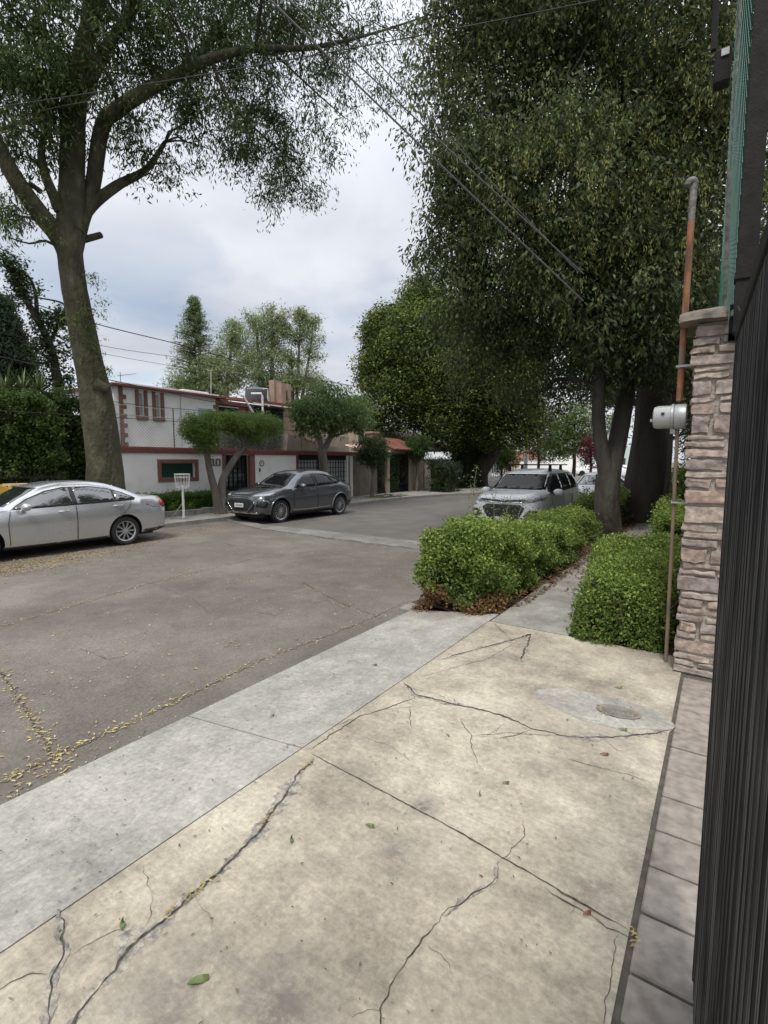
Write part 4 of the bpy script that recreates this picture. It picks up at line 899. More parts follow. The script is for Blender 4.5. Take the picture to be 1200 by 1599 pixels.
# ------------------------------------------------------------ left garden: tall hedge, fence, cypress, small tree, yucca
def dark_cols(rng, P_, c): return palette(rng, len(P_), [(.05, .10, .02), (.09, .15, .03), (.035, .07, .018)], .3)
hedge('tall_hedge', 'tall dense ivy covered hedge behind the silver sedan at the left', 'hedge', (-17.2, 1.0, -.2), (-15.9, 6.85, 3.35), 70000, .085, .7, dark_cols, 81, wob=.12, depth=.12, rnd_e=.3)
hedge('tall_hedge', 'darker set-back hedge next to the big tree trunk', 'hedge', (-18.3, 6.9, -.2), (-17.0, 8.5, 3.5), 20000, .085, .7, lambda r, p, c: palette(r, len(p), [(.035, .07, .018), (.05, .09, .02)], .3), 82, wob=.1, depth=.12)
mb = MB(); t = thing('iron_fence', 'thin dark iron railing at the foot of the tall hedge', 'fence', (-15.6, 4, -.25))
for i in range(46): mb.box((-15.62, .8 + i * .13, -.25), (-15.60, .82 + i * .13, 1.25))
mb.build('bars', M['black'], t)
mb = MB(); mb.box((-15.635, .8, 1.05), (-15.585, 6.8, 1.09)); mb.box((-15.635, .8, 0.1), (-15.585, 6.8, .14)); mb.build('rail', M['black'], t)
cy = atx(5, 600, -19); 
def cyp():
    t = thing('cypress_tree', 'dark columnar cypress at the left edge above the hedge', 'tree', (cy.x, cy.y, -.25))
    rng = np.random.default_rng(3); mb = MB(); mb.tube([(cy.x, cy.y, -.25), (cy.x, cy.y, 6)], [.2, .03], 8); mb.build('trunk', M['barkdark'], t)
    zt = atx(5, 468, -19).z; k = 2600; z = rng.uniform(.8, zt, k); a = rng.uniform(0, 6.28, k); r = 1.0 * np.clip((zt - z) / 2.2, .12, 1) ** .6 * rng.uniform(.55, 1.05, k)
    clx = np.column_stack([cy.x + np.cos(a) * r, cy.y + np.sin(a) * r, z])
    foliage('crown', rng, clx, 18, .12, .16, .3, [(.03, .055, .03), (.04, .07, .035)], -.6, t)
cyp()
XG = -17.4
gb_ = atx(95, 640, XG)
tree('ivy_clad_tree', 'small bent tree with ivy on its branches left of the big trunk', 'tree', (gb_.x, gb_.y, -.2), [([Vector((gb_.x, gb_.y + .1, -.2)), atx(92, 620, XG), atx(84, 560, XG), atx(70, 520, XG), atx(45, 475, XG), atx(20, 430, XG), atx(5, 408, XG)], [.17, .14, .12, .11, .09, .06, .03]), ([atx(58, 492, XG), atx(56, 460, XG), atx(48, 436, XG), atx(38, 428, XG)], [.07, .05, .04, .03]), ([atx(78, 535, XG), atx(95, 500, XG), atx(100, 475, XG), atx(60, 465, XG)], [.06, .045, .03, .02])],
     [xb(20, 420, XG, .35), xb(35, 460, XG, .4), xb(10, 405, XG, .25), xb(70, 500, XG, .35), xb(95, 500, XG, .35), xb(80, 560, XG, .4), xb(100, 540, XG, .35), xb(60, 540, XG, .3), xb(100, 590, XG, .4), xb(85, 610, XG, .45), xb(30, 440, XG, .3), xb(65, 525, XG, .3)], 420, 15, .1, .10, .6, [(.03, .06, .02), (.045, .08, .025)], .2, 91, 'barkdark', 30, inner=.1)
t = thing('yucca_plant', 'spiky pale green yucca leaves rising above the tall hedge', 'plant', tuple(atx(45, 610, -17)))
mb = MB(); rnd = random.Random(6)
for cxp, cyp_ in ((35, 602), (62, 600), (10, 600)):
    o = atx(cxp, cyp_ + 12, -17)
    for i in range(34):
        a = rnd.uniform(0, 6.28); e = rnd.uniform(.2, 1.4); l_ = rnd.uniform(.6, 1.0); d = Vector((math.cos(a) * math.cos(e), math.sin(a) * math.cos(e), math.sin(e))); s = d.cross(Vector((0, 0, 1))).normalized() * .025
        m_ = o + d * l_ * .5; tp = o + d * l_ - Vector((0, 0, .12 * l_)); mb.add([o - s, o + s, m_ + s, tp, m_ - s], [(0, 1, 2, 4), (4, 2, 3)])
mb.tube([o - Vector((0, 0, 2)), o], .1, 8)
mb.build('leaves', plain('yucca_leaf', (.14, .19, .07), .5, var=.4, scale=3), t)
# yellow barrier with pale timber top behind the sedan
t = thing('yellow_cart', 'yellow cart with a pale timber rack behind the silver sedan windscreen', 'cart', (-13.6, 3.9, -.35))
a = atx(-35, 772, -13.6); b = atx(24, 765, -13.6)
mb = MB(); mb.prism([(a.y, .55), (a.y, 1.05), (b.y - .35, 1.03), (b.y, .84), (b.y, .55)], 'x', -14.2, -13.6); mb.build('body', M['yellow'], t, bevel=.02)
mb = MB(); c1 = atx(17, 757, -13.6); c2 = atx(54, 757, -13.6)
mb.box((-14.1, c1.y, c1.z - .035), (-13.62, c2.y, c1.z + .01))
for k in range(4): y = c1.y + (c2.y - c1.y) * k / 3; mb.box((-13.66, y - .03, -.1), (-13.62, y + .03, c1.z - .035)); mb.box((-14.1, y - .03, -.1), (-14.06, y + .03, c1.z - .035))
mb.build('timber_rack', M['wood'], t)
mb = MB()
for x in (-14.1, -13.7):
    for y in (a.y + .3, b.y - .3): mb.lathe([(.001, -.04), (.22, -.04), (.22, .04), (.001, .04)], (x, y, -.03), 'x', 20)
mb.box((-14.1, a.y + .2, .1), (-13.7, b.y - .2, .55)); mb.build('wheels', M['rubber'], t)

# ------------------------------------------------------------ house number ten (perimeter wall and upper floor)
XW = -15.4
def Y(px, py=720, X=XW): return atx(px, py, X).y
def Z(px, py, X=XW): return atx(px, py, X).z
t = thing('garden_wall', 'white street wall with red coping, glazed opening and door', 'wall', (XW, 12, -.25))
y0, y1, yg = 8.15, 15.95, 19.5
dy0, dy1 = 12.18, 13.52; wy0, wy1, wz0, wz1 = 9.61, 10.90, .96, 1.45
zt = 1.78
mb = MB()
for a, b, c, d in ((y0, wy0, -.3, zt), (wy0, wy1, -.3, wz0), (wy0, wy1, wz1, zt), (wy1, dy0, -.3, zt), (dy1, y1, -.3, zt), (dy0, dy1, 1.76, zt)): mb.box((XW - .2, a, c), (XW, b, d))
mb.build('wall', M['white'], t)
mb = MB(); mb.box((XW - .26, y0 - .05, zt), (XW + .06, y1 + .05, zt + .17)); mb.box((XW - .24, y0, zt + .17), (XW + .03, y1, zt + .20)); mb.build('coping', M['redtrim'], t, bevel=.012)
f = None
mb = MB(); w = .13
mb.box((XW - .03, wy0 - w, wz0 - w), (XW + .035, wy1 + w, wz0)); mb.box((XW - .03, wy0 - w, wz1), (XW + .035, wy1 + w, wz1 + w)); mb.box((XW - .03, wy0 - w, wz0), (XW + .033, wy0, wz1)); mb.box((XW - .03, wy1, wz0), (XW + .033, wy1 + w, wz1))
f = mb.build('window', M['brownstone'], t, bevel=.008)
mb = MB(); mb.box((XW - .16, wy0, wz0), (XW - .14, wy1, wz1)); mb.build('pane', M['greengl'], f)
mb = MB()
for i in range(16): y = wy0 + (wy1 - wy0) * (i + .5) / 16; mb.box((XW - .10, y - .004, wz0), (XW - .092, y + .004, wz1 - .03))
mb.box((XW - .11, wy0, wz0 + .3), (XW - .10, wy1, wz0 + .308)); mb.build('wire_grille', M['black'], f)
# door
mb = MB(); mb.box((XW - .1, dy0 - .12, -.25), (XW + .03, dy0 + .02, 1.775)); mb.box((XW - .1, dy1 - .16, -.25), (XW + .03, dy1 + .1, 1.775)); d = mb.build('door_frame', M['brownstone'], t, bevel=.006)
mb = MB(); mb.box((XW - .19, dy0 + .02, -.25), (XW - .17, dy1 - .16, 1.775)); door = mb.build('door', M['darkgl'], t)
mb = MB()
for i in range(6): y = dy0 + .06 + i * .215; mb.box((XW - .165, y, -.24), (XW - .14, y + .03, 1.77))
for i in range(11): z = -.15 + i * .175; mb.box((XW - .16, dy0 + .03, z), (XW - .145, dy1 - .17, z + .02))
mb.build('bars', M['black'], door)
mb = MB(); mb.box((XW - .14, dy0 + .15, .75), (XW - .11, dy0 + .19, .95)); mb.build('handle', M['galv'], door)
# numerals 1 0
def numeral(ch, yc, zc, h):
    mb = MB(); w = .055; x0, x1 = XW + .002, XW + .03
    if ch == '1':
        mb.box((x0, yc - w / 2, zc + .045), (x1, yc + w / 2, zc + h)); mb.box((x0, yc - .08, zc), (x1, yc + .08, zc + .043)); mb.box((x0, yc - .075, zc + h - .05), (x1, yc - w / 2 - .002, zc + h - .005))
    else:
        W_ = .105; mb.box((x0, yc - W_, zc + .045), (x1, yc - W_ + w, zc + h - .045)); mb.box((x0, yc + W_ - w, zc + .045), (x1, yc + W_, zc + h - .045))
        mb.prism([(yc - W_, zc + .043), (yc - W_ + .03, zc), (yc + W_ - .03, zc), (yc + W_, zc + .043)], 'x', x0, x1); mb.prism([(yc - W_, zc + h - .043), (yc - W_ + .03, zc + h), (yc + W_ - .03, zc + h), (yc + W_, zc + h - .043)], 'x', x0, x1)
    return mb.build('numeral', M['cap'], t)
numeral('1', 11.66, 1.35, .26); numeral('0', 11.87, 1.35, .26)
mb = MB(); mb.lathe([(.001, .0), (.125, .0), (.125, .02), (.095, .028), (.09, .012), (.001, .012)], (XW + .002, 13.98, 1.44), 'x', 24)
pq = mb.build('round_plaque', M['cap'], t, smooth=True)
mb = MB(); mb.lathe([(.001, .012), (.088, .012), (.088, .018), (.001, .018)], (XW + .002, 13.98, 1.44), 'x', 24); mb.build('plaque_face', M['frame_w'], pq)
mb = MB(); mb.box((XW + .02, 13.93, 1.43), (XW + .026, 13.96, 1.48)); mb.box((XW + .02, 13.97, 1.40), (XW + .026, 14.03, 1.42)); mb.box((XW + .02, 13.98, 1.43), (XW + .026, 14.0, 1.49)); mb.build('plaque_mark', M['cap'], pq)
mb = MB(); mb.box((XW + .002, 13.83, 1.10), (XW + .03, 13.9, 1.24)); mb.build('doorbell', M['trim'], t, bevel=.005)
# garage front
t = thing('garage', 'garage front with dark gridded glass doors under a red lintel', 'garage', (XW, 17.6, -.25))
mb = MB(); mb.box((XW - .2, y1 + .06, 1.80), (XW + .05, yg + 1.2, 1.98)); mb.box((XW - .2, y1 + .02, -.25), (XW + .03, y1 + .14, 1.8)); mb.build('lintel', M['redtrim'], t, bevel=.01)
mb = MB(); mb.box((XW - .14, y1 + .14, -.2), (XW - .12, yg, 1.8)); g = mb.build('glass_door', M['curtain'], t)
mb = MB()
for i in range(17): y = y1 + .2 + i * .2; mb.box((XW - .11, y, -.2), (XW - .09, y + .025, 1.8))
for i in range(9): mb.box((XW - .108, y1 + .15, -.1 + i * .22), (XW - .092, yg, -.075 + i * .22))
mb.box((XW - .11, 17.45, -.2), (XW - .05, 17.75, 1.8)); mb.box((XW - .11, y1 + .14, -.2), (XW - .05, yg, .45)); mb.box((XW - .11, y1 + .14, 1.58), (XW - .055, yg, 1.8)); mb.build('door_grid', M['black'], g)
mb = MB(); mb.box((XW - .1, yg, -.25), (XW + .02, yg + .1, 1.8)); mb.box((XW - .1, yg + .35, -.25), (XW + .02, yg + .45, 1.8)); mb.build('post', M['white'], t)
mb = MB(); mb.prism([(15.9, 2.0), (16.0, 2.72), (20.2, 2.06), (20.4, 2.0)], 'x', -18, -15.9); mb.build('roof', noise_mat('pale_slab', [(.30, .25, .21), (.4, .34, .29)], 5), t)
# chain-link fence on top of the wall
t = thing('chain_link_fence', 'grey chain-link fence standing on the red coping of the white wall', 'fence', (XW - .1, 12, 1.98))
mb = MB(); chain(mb, (XW - .1, 8.2, 1.99), (0, 1, 0), (0, 0, 1), 8.2, .95, .105, .0032); mb.build('mesh', M['galv'], t)
for y in (8.2, 10.2, 12.3, 14.4, 16.4): mb = MB(); mb.tube([(XW - .1, y, 1.95), (XW - .1, y, 3.3)], .02, 8); mb.build('post', M['conduit'], t, smooth=True)
mb = MB()
for z in (2.96, 3.25): mb.tube([(XW - .1, 8.2, z), (XW - .1, 12, z - .03), (XW - .1, 16.4, z)], .009, 5)
mb.build('top_wire', M['galv'], t)
# upper floor
XU = -18.0
t = thing('white_house', 'white two storey house with red quoins and narrow upstairs windows', 'house', (XU, 12, -.25))
zr = 4.18
wins = [(10.45, 10.67), (11.11, 11.34)]
wz = (3.17, 4.07)
mb = MB()
ys_ = [9.56, wins[0][0], wins[0][1], wins[1][0], wins[1][1], 14.0]
for i in range(5):
    if i in (1, 3): mb.box((XU - .2, ys_[i], -.3), (XU, ys_[i + 1], wz[0])); mb.box((XU - .2, ys_[i], wz[1]), (XU, ys_[i + 1], zr))
    else: mb.box((XU - .2, ys_[i], -.3), (XU, ys_[i + 1], zr))
mb.box((XU - 7, 9.56, -.3), (XU - .2, 9.76, zr)); mb.box((XU - 7, 13.8, -.3), (XU - .2, 14.0, zr)); mb.build('wall', M['white'], t)
mb = MB()
for a, b in wins:
    for s0, s1 in ((a - .12, a), (b, b + .12)): mb.box((XU, s0, wz[0] - .1), (XU + .05, s1, wz[1] + .08))
    mb2 = MB(); mb2.box((XU - .02, a - .12, wz[0] - .13), (XU + .07, b + .12, wz[0] - .0)); mb2.box((XU - .02, a - .12, wz[0]), (XU + .05, a, wz[1] + .06)); mb2.box((XU - .02, b, wz[0]), (XU + .05, b + .12, wz[1] + .06))
    wfr = mb2.build('window', M['brownstone'], t, bevel=.006)
    mb2 = MB(); mb2.box((XU - .09, a, wz[0]), (XU - .05, a + .04, wz[1])); mb2.box((XU - .09, b - .04, wz[0]), (XU - .05, b, wz[1])); mb2.box((XU - .09, a + .04, wz[0]), (XU - .05, b - .04, wz[0] + .05)); mb2.box((XU - .09, a + .04, wz[1] - .05), (XU - .05, b - .04, wz[1])); mb2.build('sash', M['frame_w'], wfr)
    mb2 = MB(); mb2.box((XU - .08, a + .04, wz[0] + .05), (XU - .07, b - .04, wz[1] - .05)); mb2.build('pane', M['curtain'], wfr)
def quoin(y, s):
    mb = MB(); mb.box((XU - .05, y, 2.0), (XU + .04, y + s * .14, zr)); k = 0; z = 2.05
    while z < zr - .12: mb.box((XU - .04, y + s * .14, z), (XU + .045, y + s * .26, z + .15)); z += .34
    mb.build('quoins', M['brownstone'], t, bevel=.008)
quoin(9.72, 1); quoin(14.0, -1)
mb = MB(); mb.box((XU - 7.2, 9.4, zr), (XU + .22, 14.25, zr + .075)); mb.build('roof', M['redtrim'], t)
mb = MB(); mb.box((XU - 7, 9.6, zr + .1), (XU + .05, 14.0, zr + .15)); mb.box((XU - .8, 12.4, zr + .15), (XU - .1, 13.6, zr + .22)); mb.build('roof_slab', M['white'], t)
mb = MB(); mb.tube([(XU + .03, 12.17, 2.1), (XU + .03, 12.17, zr)], .012, 6); mb.build('conduit', M['galv'], t)
mb = MB(); mb.box((XU, 13.0, 2.3), (XU + .04, 13.7, 3.7)); mb.build('dark_panel', M['curtain'], t)
mb = MB(); mb.tube([atx(330, 625, -19), atx(330, 578, -19)], .025, 6); setp(mb.build('roof_antenna_pole', M['galv']), 'thin metal pole standing on the white house roof', 'pole')
t = thing('television_antenna', 'small spiky antenna at the left corner of the white house roof', 'antenna', tuple(atx(192, 603, XU)))
mb = MB(); p = atx(189, 601, XU); mb.tube([p, p + Vector((0, 0, .45))], .012, 5)
for k in range(5): mb.tube([p + Vector((0, -.1 + k * .14, .32 + k * .03)), p + Vector((-.15, .02 + k * .14, .36 + k * .03))], .006, 4)
mb.tube([p + Vector((0, -.1, .3)), p + Vector((0, .6, .48))], .008, 4); mb.build('aerial', M['cablegrey'], t)
# rear wing with barred window, chimney
t = thing('brown_house', 'rose and brown house with barred window, tiled eave and square chimney', 'house', (-18.5, 17, -.25))
mb = MB(); mb.box((-22, 14.05, -.3), (-18.35, 15.85, 3.98)); mb.box((-22, 15.85, -.3), (-18.25, 20.5, 4.15)); mb.build('wall', M['pinkish'], t)
mb = MB(); mb.box((-22.1, 14.0, 3.98), (-18.1, 15.9, 4.14)); mb.prism([(-22, 4.75), (-17.85, 4.2), (-17.85, 4.32), (-22, 4.9)], 'y', 15.7, 18.4); mb.prism([(-22, 4.75), (-18.0, 4.2), (-18.0, 4.32), (-22, 4.9)], 'y', 19.2, 21); mb.build('roof', M['redtrim'], t)
mb = MB(); mb.box((-18.3, 14.2, 3.3), (-18.24, 15.2, 3.88)); w1 = mb.build('small_window', M['darkgl'], t); mb = MB(); mb.box((-18.35, 14.15, 3.88), (-18.2, 15.25, 3.93)); mb.build('sill', M['white'], w1)
mb = MB(); mb.box((-18.24, 16.2, 2.3), (-18.18, 17.95, 4.05)); wv = mb.build('barred_window', M['darkgl'], t)
mb = MB()
for i in range(12): mb.box((-18.15, 16.25 + i * .15, 2.3), (-18.12, 16.275 + i * .15, 4.05))
mb.box((-18.155, 16.2, 3.0), (-18.115, 17.95, 3.05)); mb.box((-18.155, 16.2, 3.98), (-18.115, 17.95, 4.06)); mb.build('bars', M['black'], wv)
mb = MB(); mb.box((-17.95, 15.8, 4.14), (-17.85, 18.3, 4.19)); mb.build('gutter', M['frame_w'], t)
mb = MB(); mb.box((-19.3, 18.15, 2), (-18.95, 18.62, 5.6)); mb.box((-18.95, 18.3, 2), (-18.6, 18.62, 5.45)); mb.box((-19.3, 18.8, 2), (-18.62, 19.02, 5.45)); mb.box((-19.2, 18.62, 2), (-19.0, 18.8, 5.0)); mb.build('chimney', M['pinkish'], t)
mb = MB(); mb.tube([(-17.85, 15.2, 4.45), (-17.75, 15.75, 3.6), (-17.75, 16.0, 3.35)], .05, 8); mb.tube([(-18.1, 15.9, 4.6), (-17.8, 16.25, 4.62), (-17.8, 16.3, 4.5), (-17.8, 16.3, 3.7)], .05, 8); mb.build('drain_pipe', M['frame_w'], t, smooth=True)
mb = MB(); mb.box((-22, 20.5, -.3), (-18.6, 24, 3.0)); mb.build('side_wall', M['beige'], t)
t = thing('water_tank', 'dark grey round water tank on the roof beside the chimney', 'tank', (-19.3, 17.2, 4.5))
mb = MB(); mb.lathe([(.001, 4.5), (.5, 4.5), (.52, 4.7), (.5, 5.0), (.34, 5.12), (.15, 5.16), (.13, 5.22), (.001, 5.23)], (-19.3, 17.25, 0), n=24); mb.build('tank_body', M['tank'], t, smooth=True)
mb = MB(); mb.tube([(-19.2, 17.5, 5.12), (-19.2, 17.95, 5.14), (-19.2, 17.95, 4.6)], .035, 8); mb.build('pipe', M['frame_w'], t)
# low clipped hedge at the wall, and light green tuft
def house_hedge(rng, P_, c): return palette(rng, len(P_), [(.06, .12, .025), (.09, .17, .03)], .3)
hedge('low_hedge', 'low clipped hedge at the foot of the white wall', 'hedge', (-15.3, 7.9, -.15), (-14.7, 12.05, .42), 30000, .05, .65, house_hedge, 83, wob=.03, rnd_e=.05)
hedge('low_shrub', 'small bright green shrub in front of the low hedge', 'shrub', (-14.68, 9.35, -.2), (-14.56, 10.2, .12), 2500, .05, .65, lambda r, p, c: palette(r, len(p), [(.14, .24, .04), (.2, .3, .05)], .3), 84, wob=.05)

# waste basket on a pole
t = thing('litter_basket', 'white wire rubbish basket on a slim pole before the hedge', 'basket', (-13.8, 9.3, -.25))
mb = MB(); mb.tube([(-13.8, 9.3, -.25), (-13.8, 9.3, .78)], .035, 10); mb.build('pole', M['frame_w'], t, smooth=True)
mb = MB()
n = 14
for i in range(n):
    a = 2 * math.pi * i / n; c_, s_ = math.cos(a), math.sin(a)
    mb.tube([(-13.8 + c_ * .19, 9.3 + s_ * .19, .72), (-13.8 + c_ * .225, 9.3 + s_ * .225, 1.12)], .006, 4)
    if i % 3 == 0: mb.tube([(-13.8, 9.3, .62), (-13.8 + c_ * .2, 9.3 + s_ * .2, .74)], .008, 4)
for r, z, th in ((.225, 1.12, .012), (.19, .72, .008), (.215, 1.03, .006)):
    mb.tube([(-13.8 + math.cos(2 * math.pi * i / 20) * r, 9.3 + math.sin(2 * math.pi * i / 20) * r, z) for i in range(21)], th, 5, cap=False)
for i in range(10): mb.box((-13.8 - .2 + i * .044, 9.3 - .19, .722), (-13.8 - .195 + i * .044, 9.3 + .19, .728))
mb.build('basket', M['frame_w'], t)
mb = MB(); mb.tube([(-13.75, 9.3, .3), (-13.5, 9.05, -.24)], .012, 5); mb.tube([(-13.8, 9.35, .3), (-14.0, 9.0, -.24)], .012, 5); mb.build('brace', M['galv'], t)
# twin trunk clipped tree
XC = -13.9; bz = Vector((XC, 10.7, -.3))
TOP = [(.08, .14, .03), (.11, .18, .04), (.14, .22, .05)]
tree('clipped_tree', 'two stemmed street tree with flat topped clipped crowns beside number ten', 'tree', bz, [([bz + Vector((0, .05, 0)), atx(337, 770, XC), atx(328, 735, XC), atx(323, 705, XC), atx(318, 680, XC)], [.2, .13, .11, .1, .08]), ([bz + Vector((0, .12, 0)), atx(346, 770, XC), atx(350, 745, XC), atx(368, 715, XC), atx(388, 690, XC), atx(386, 668, XC)], [.2, .14, .12, .11, .09, .06]), ([atx(382, 697, XC), atx(376, 680, XC), atx(372, 665, XC)], [.08, .06, .04])],
     [xb(318, 672, XC, .55, 1, 1, .85), xb(300, 665, XC, .35), xb(330, 660, XC, .5, 1, 1, .7), xb(375, 664, XC, .62, 1, 1, .65), xb(405, 662, XC, .5, 1, 1, .7), xb(350, 658, XC, .5, 1, 1, .7), xb(322, 688, XC, .45), xb(395, 672, XC, .5), xb(425, 668, XC, .4), xb(305, 680, XC, .35)], 1900, 22, .08, .075, .3, TOP, -.3, 101, 'bark', 60, inner=.25, amp=.25)
XC2 = -14.5
tree('small_street_tree', 'umbrella shaped dark leaved tree in front of the garage', 'tree', (XC2, 17.1, -.25), [([Vector((XC2, atx(507, 770, XC2).y, -.3)), atx(506, 735, XC2), atx(503, 700, XC2)], [.24, .2, .19]), ([atx(504, 705, XC2), atx(498, 680, XC2), atx(490, 650, XC2)], [.13, .11, .06]), ([atx(505, 705, XC2), atx(518, 680, XC2), atx(535, 660, XC2)], [.14, .12, .06]), ([atx(518, 682, XC2), atx(540, 675, XC2), atx(556, 668, XC2)], [.07, .06, .03])],
     [xb(490, 645, XC2, .85), xb(510, 632, XC2, .95), xb(535, 640, XC2, .9), xb(550, 655, XC2, .7), xb(478, 662, XC2, .55), xb(470, 640, XC2, .5), xb(565, 640, XC2, .6, w=.7), xb(520, 660, XC2, .7)], 900, 16, .14, .17, .33, [(.07, .12, .04), (.09, .15, .05)], .8, 102, 'bark', 50, inner=.3, tip=[(.14, .2, .06)], tipfrac=.15)
XC3 = -16.6
tree('terrace_shrub', 'dark bushy shrub behind the chain-link fence and clipped tree', 'shrub', (XC3, 14.9, -.2), [([Vector((XC3, 14.9, -.2)), Vector((XC3, 14.9, 1.8)), Vector((XC3, 15, 2.6))], [.1, .08, .04])],
     [(XC3, 14.6, 2.55, .6, .7, .7), (XC3, 15.4, 2.6, .5, .6, .65), (XC3, 14.9, 3.1, .45, .6, .4), (XC3, 13.7, 2.4, .5, .6, .4)], 600, 16, .13, .12, .4, [(.035, .07, .02), (.06, .10, .03)], 0, 103, 'barkdark', 25)

# ------------------------------------------------------------ neighbours further along
t = thing('brown_wall', 'plain brown rendered wall right of the garage', 'wall', (-15.6, 21, -.25))
mb = MB(); mb.box((-15.75, 19.99, -.3), (-15.45, 22.2, 1.79)); mb.box((-15.75, 20.75, 1.79), (-15.45, 22.2, 1.98)); mb.build('wall', M['brownwall'], t)
def tile_roof(mb, x0, x1, y0, y1, z0, z1, pitch=.16):
    """rows of round tiles; slope falls towards +x from z1 to z0"""
    n = int((y1 - y0) / pitch); sl = 6
    for i in range(n):
        y = y0 + (i + .5) * pitch
        for k in range(sl):
            a, b = k / sl, (k + 1.12) / sl; vs = []
            for q, t_ in enumerate((a, b)):
                x = x0 + (x1 - x0) * t_; z = z1 + (z0 - z1) * t_ + (.02 if q else -.004)
                for j in range(6): an = math.pi * j / 5; vs.append((x, y + math.cos(an) * pitch * .52, z + math.sin(an) * pitch * .45))
            mb.add(vs, [(j, j + 1, 7 + j, 6 + j) for j in range(5)] + [(6, 7, 8, 9, 10, 11)])
t = thing('tiled_canopy', 'small pale pink tiled canopy above the brown wall', 'canopy', (-16, 21.5, 2))
mb = MB(); tile_roof(mb, -16.6, -15.2, 20.9, 24.0, 2.0, 2.35); mb.build('tiles', island_mat('pale_tile', [(.45, .28, .22), (.6, .45, .4), (.5, .33, .28)]), t)
mb = MB(); mb.box((-16.6, 21.0, 1.9), (-15.3, 23.9, 1.96)); mb.build('slab', M['brownwall'], t)
mb = MB(); mb.box((-16.9, 23.2, 1.9), (-16.5, 23.7, 3.1)); mb.box((-17.0, 23.1, 3.1), (-16.4, 23.8, 3.2)); mb.build('pillar', M['pinkish'], t)
# iron fence bay with climbing plants
t = thing('iron_fence', 'black iron fence with climbing plants behind the ball shaped tree', 'fence', (-15.6, 24, -.25))
mb = MB()
for i in range(40): y = 22.3 + i * .13; mb.box((-15.6, y, -.24), (-15.58, y + .02, 1.75))
mb.build('bars', M['black'], t)
mb = MB(); mb.box((-15.62, 22.25, 1.6), (-15.56, 27.5, 1.64)); mb.box((-15.62, 22.25, .0), (-15.56, 27.5, .04)); mb.box((-15.75, 22.2, -.3), (-15.5, 27.5, -.1)); mb.build('rail', M['black'], t)
hedge('climbing_plants', 'dark climbing plants tangled behind the black iron fence', 'plant', (-16.4, 22.4, -.2), (-15.75, 27.4, 1.9), 26000, .09, .5, lambda r, p, c: palette(r, len(p), [(.04, .07, .03), (.07, .10, .04), (.03, .05, .02)], .35), 85, wob=.2, depth=.2)
# gateway with tiled roof
XN = -15.4
ya, yb = Y(607, 730, XN), Y(641, 730, XN)
t = thing('gateway', 'gateway with red tiled roof, ivy pillar and black barred gate', 'gateway', (XN, (ya + yb) / 2, -.25))
ye = Y(655, 730, XN)
mb = MB(); mb.box((XN - .5, ya - .1, -.25), (XN, ya + .15, 1.95)); mb.build('left_post', M['beige'], t)
mb = MB(); mb.box((XN - .6, Y(640, 730, XN), -.25), (XN, ye + .6, 2.0)); mb.build('right_post', M['beige'], t)
mb = MB(); mb.box((XN - 1.6, ya - .2, 1.95), (XN + .05, ye + .6, 2.15)); mb.build('beam', M['brownwall'], t)
mb = MB(); tile_roof(mb, XN - 1.4, XN + .5, ya - .1, yb + .9, 2.15, 2.85, .18); mb.build('tiled_roof', M['tile'], t)
mb = MB(); mb.prism([(XN - 1.4, 2.8), (XN + .45, 2.13), (XN + .45, 2.1), (XN - 1.4, 2.1)], 'y', ya - .05, yb + .8); mb.build('gable', M['brownwall'], t)
mb = MB(); yi = Y(624, 730, XN)
for i in range(12): mb.box((XN - .12, yi + i * (yb - yi) / 12, -.2), (XN - .09, yi + i * (yb - yi) / 12 + .03, 1.9))
mb.box((XN - .125, yi, .2), (XN - .085, yb, .26)); mb.box((XN - .125, yi, 1.2), (XN - .085, yb, 1.26)); mb.build('gate', M['black'], t)
hedge('ivy_pillar', 'ivy covered pillar left of the black barred gate', 'ivy', (XN - .5, ya + .2, -.2), (XN + .02, yi - .05, 1.85), 8000, .08, .7, lambda r, p, c: palette(r, len(p), [(.03, .065, .025), (.05, .09, .03)], .3), 86, wob=.05)
# flat canopy with pale gate
yc, yd = Y(655, 730, XN), Y(690, 730, XN)
t = thing('patterned_gate', 'pale stone patterned gate with rust brown frame under a flat canopy', 'gate', (XN, yc, -.25))
mb = MB(); mb.box((XN - .1, yc + .5, -.2), (XN - .05, yd + 1, 1.55)); mb.build('panel', noise_mat('pale_stone_panel', [(.12, .1, .08), (.42, .38, .32), (.5, .46, .4)], 3.5, .9, .3, pos=[.38, .46, .7]), t)
mb = MB()
for k in range(4): y = yc + .55 + k * 1.1; mb.box((XN - .06, y, -.2), (XN - .0, y + .1, 1.6))
mb.box((XN - .06, yc + .5, 1.55), (XN, yd + 1, 1.66)); mb.build('frame', M['brownstone'], t)
mb = MB(); mb.box((XN - 3, yc + .7, 2.2), (XN + .4, yd + 2.2, 2.42)); mb.build('canopy', M['brownwall'], t)
mb = MB(); mb.prism([(XN - 4, 3.7), (XN - .6, 2.5), (XN - .6, 2.42), (XN - 4, 2.42)], 'y', yc + 1.4, yd + 3.2); mb.build('sloping_roof', M['pinkish'], t)
yf = Y(745, 730, XN)
t = thing('brick_pier', 'dark brick pier with clipped green top beside the leaning trunk', 'pier', (XN, yf, -.25))
mb = MB(); mb.box((XN - .9, Y(727, 730, XN), -.3), (XN + .1, Y(737, 730, XN), 2.3)); mb.build('pier', M['brick'], t)
rng = np.random.default_rng(5); cc = atx(734, 696, XN)
t2 = thing('topiary_shrub', 'bright yellow green shrub above the dark brick pier', 'shrub', tuple(cc))
foliage('foliage', rng, crown_points(rng, [(cc.x - .4, cc.y, cc.z + .1, .9, 1.6, .8)], 220, .3), 14, .16, .16, .5, [(.16, .26, .04), (.2, .3, .06)], 0, t2)
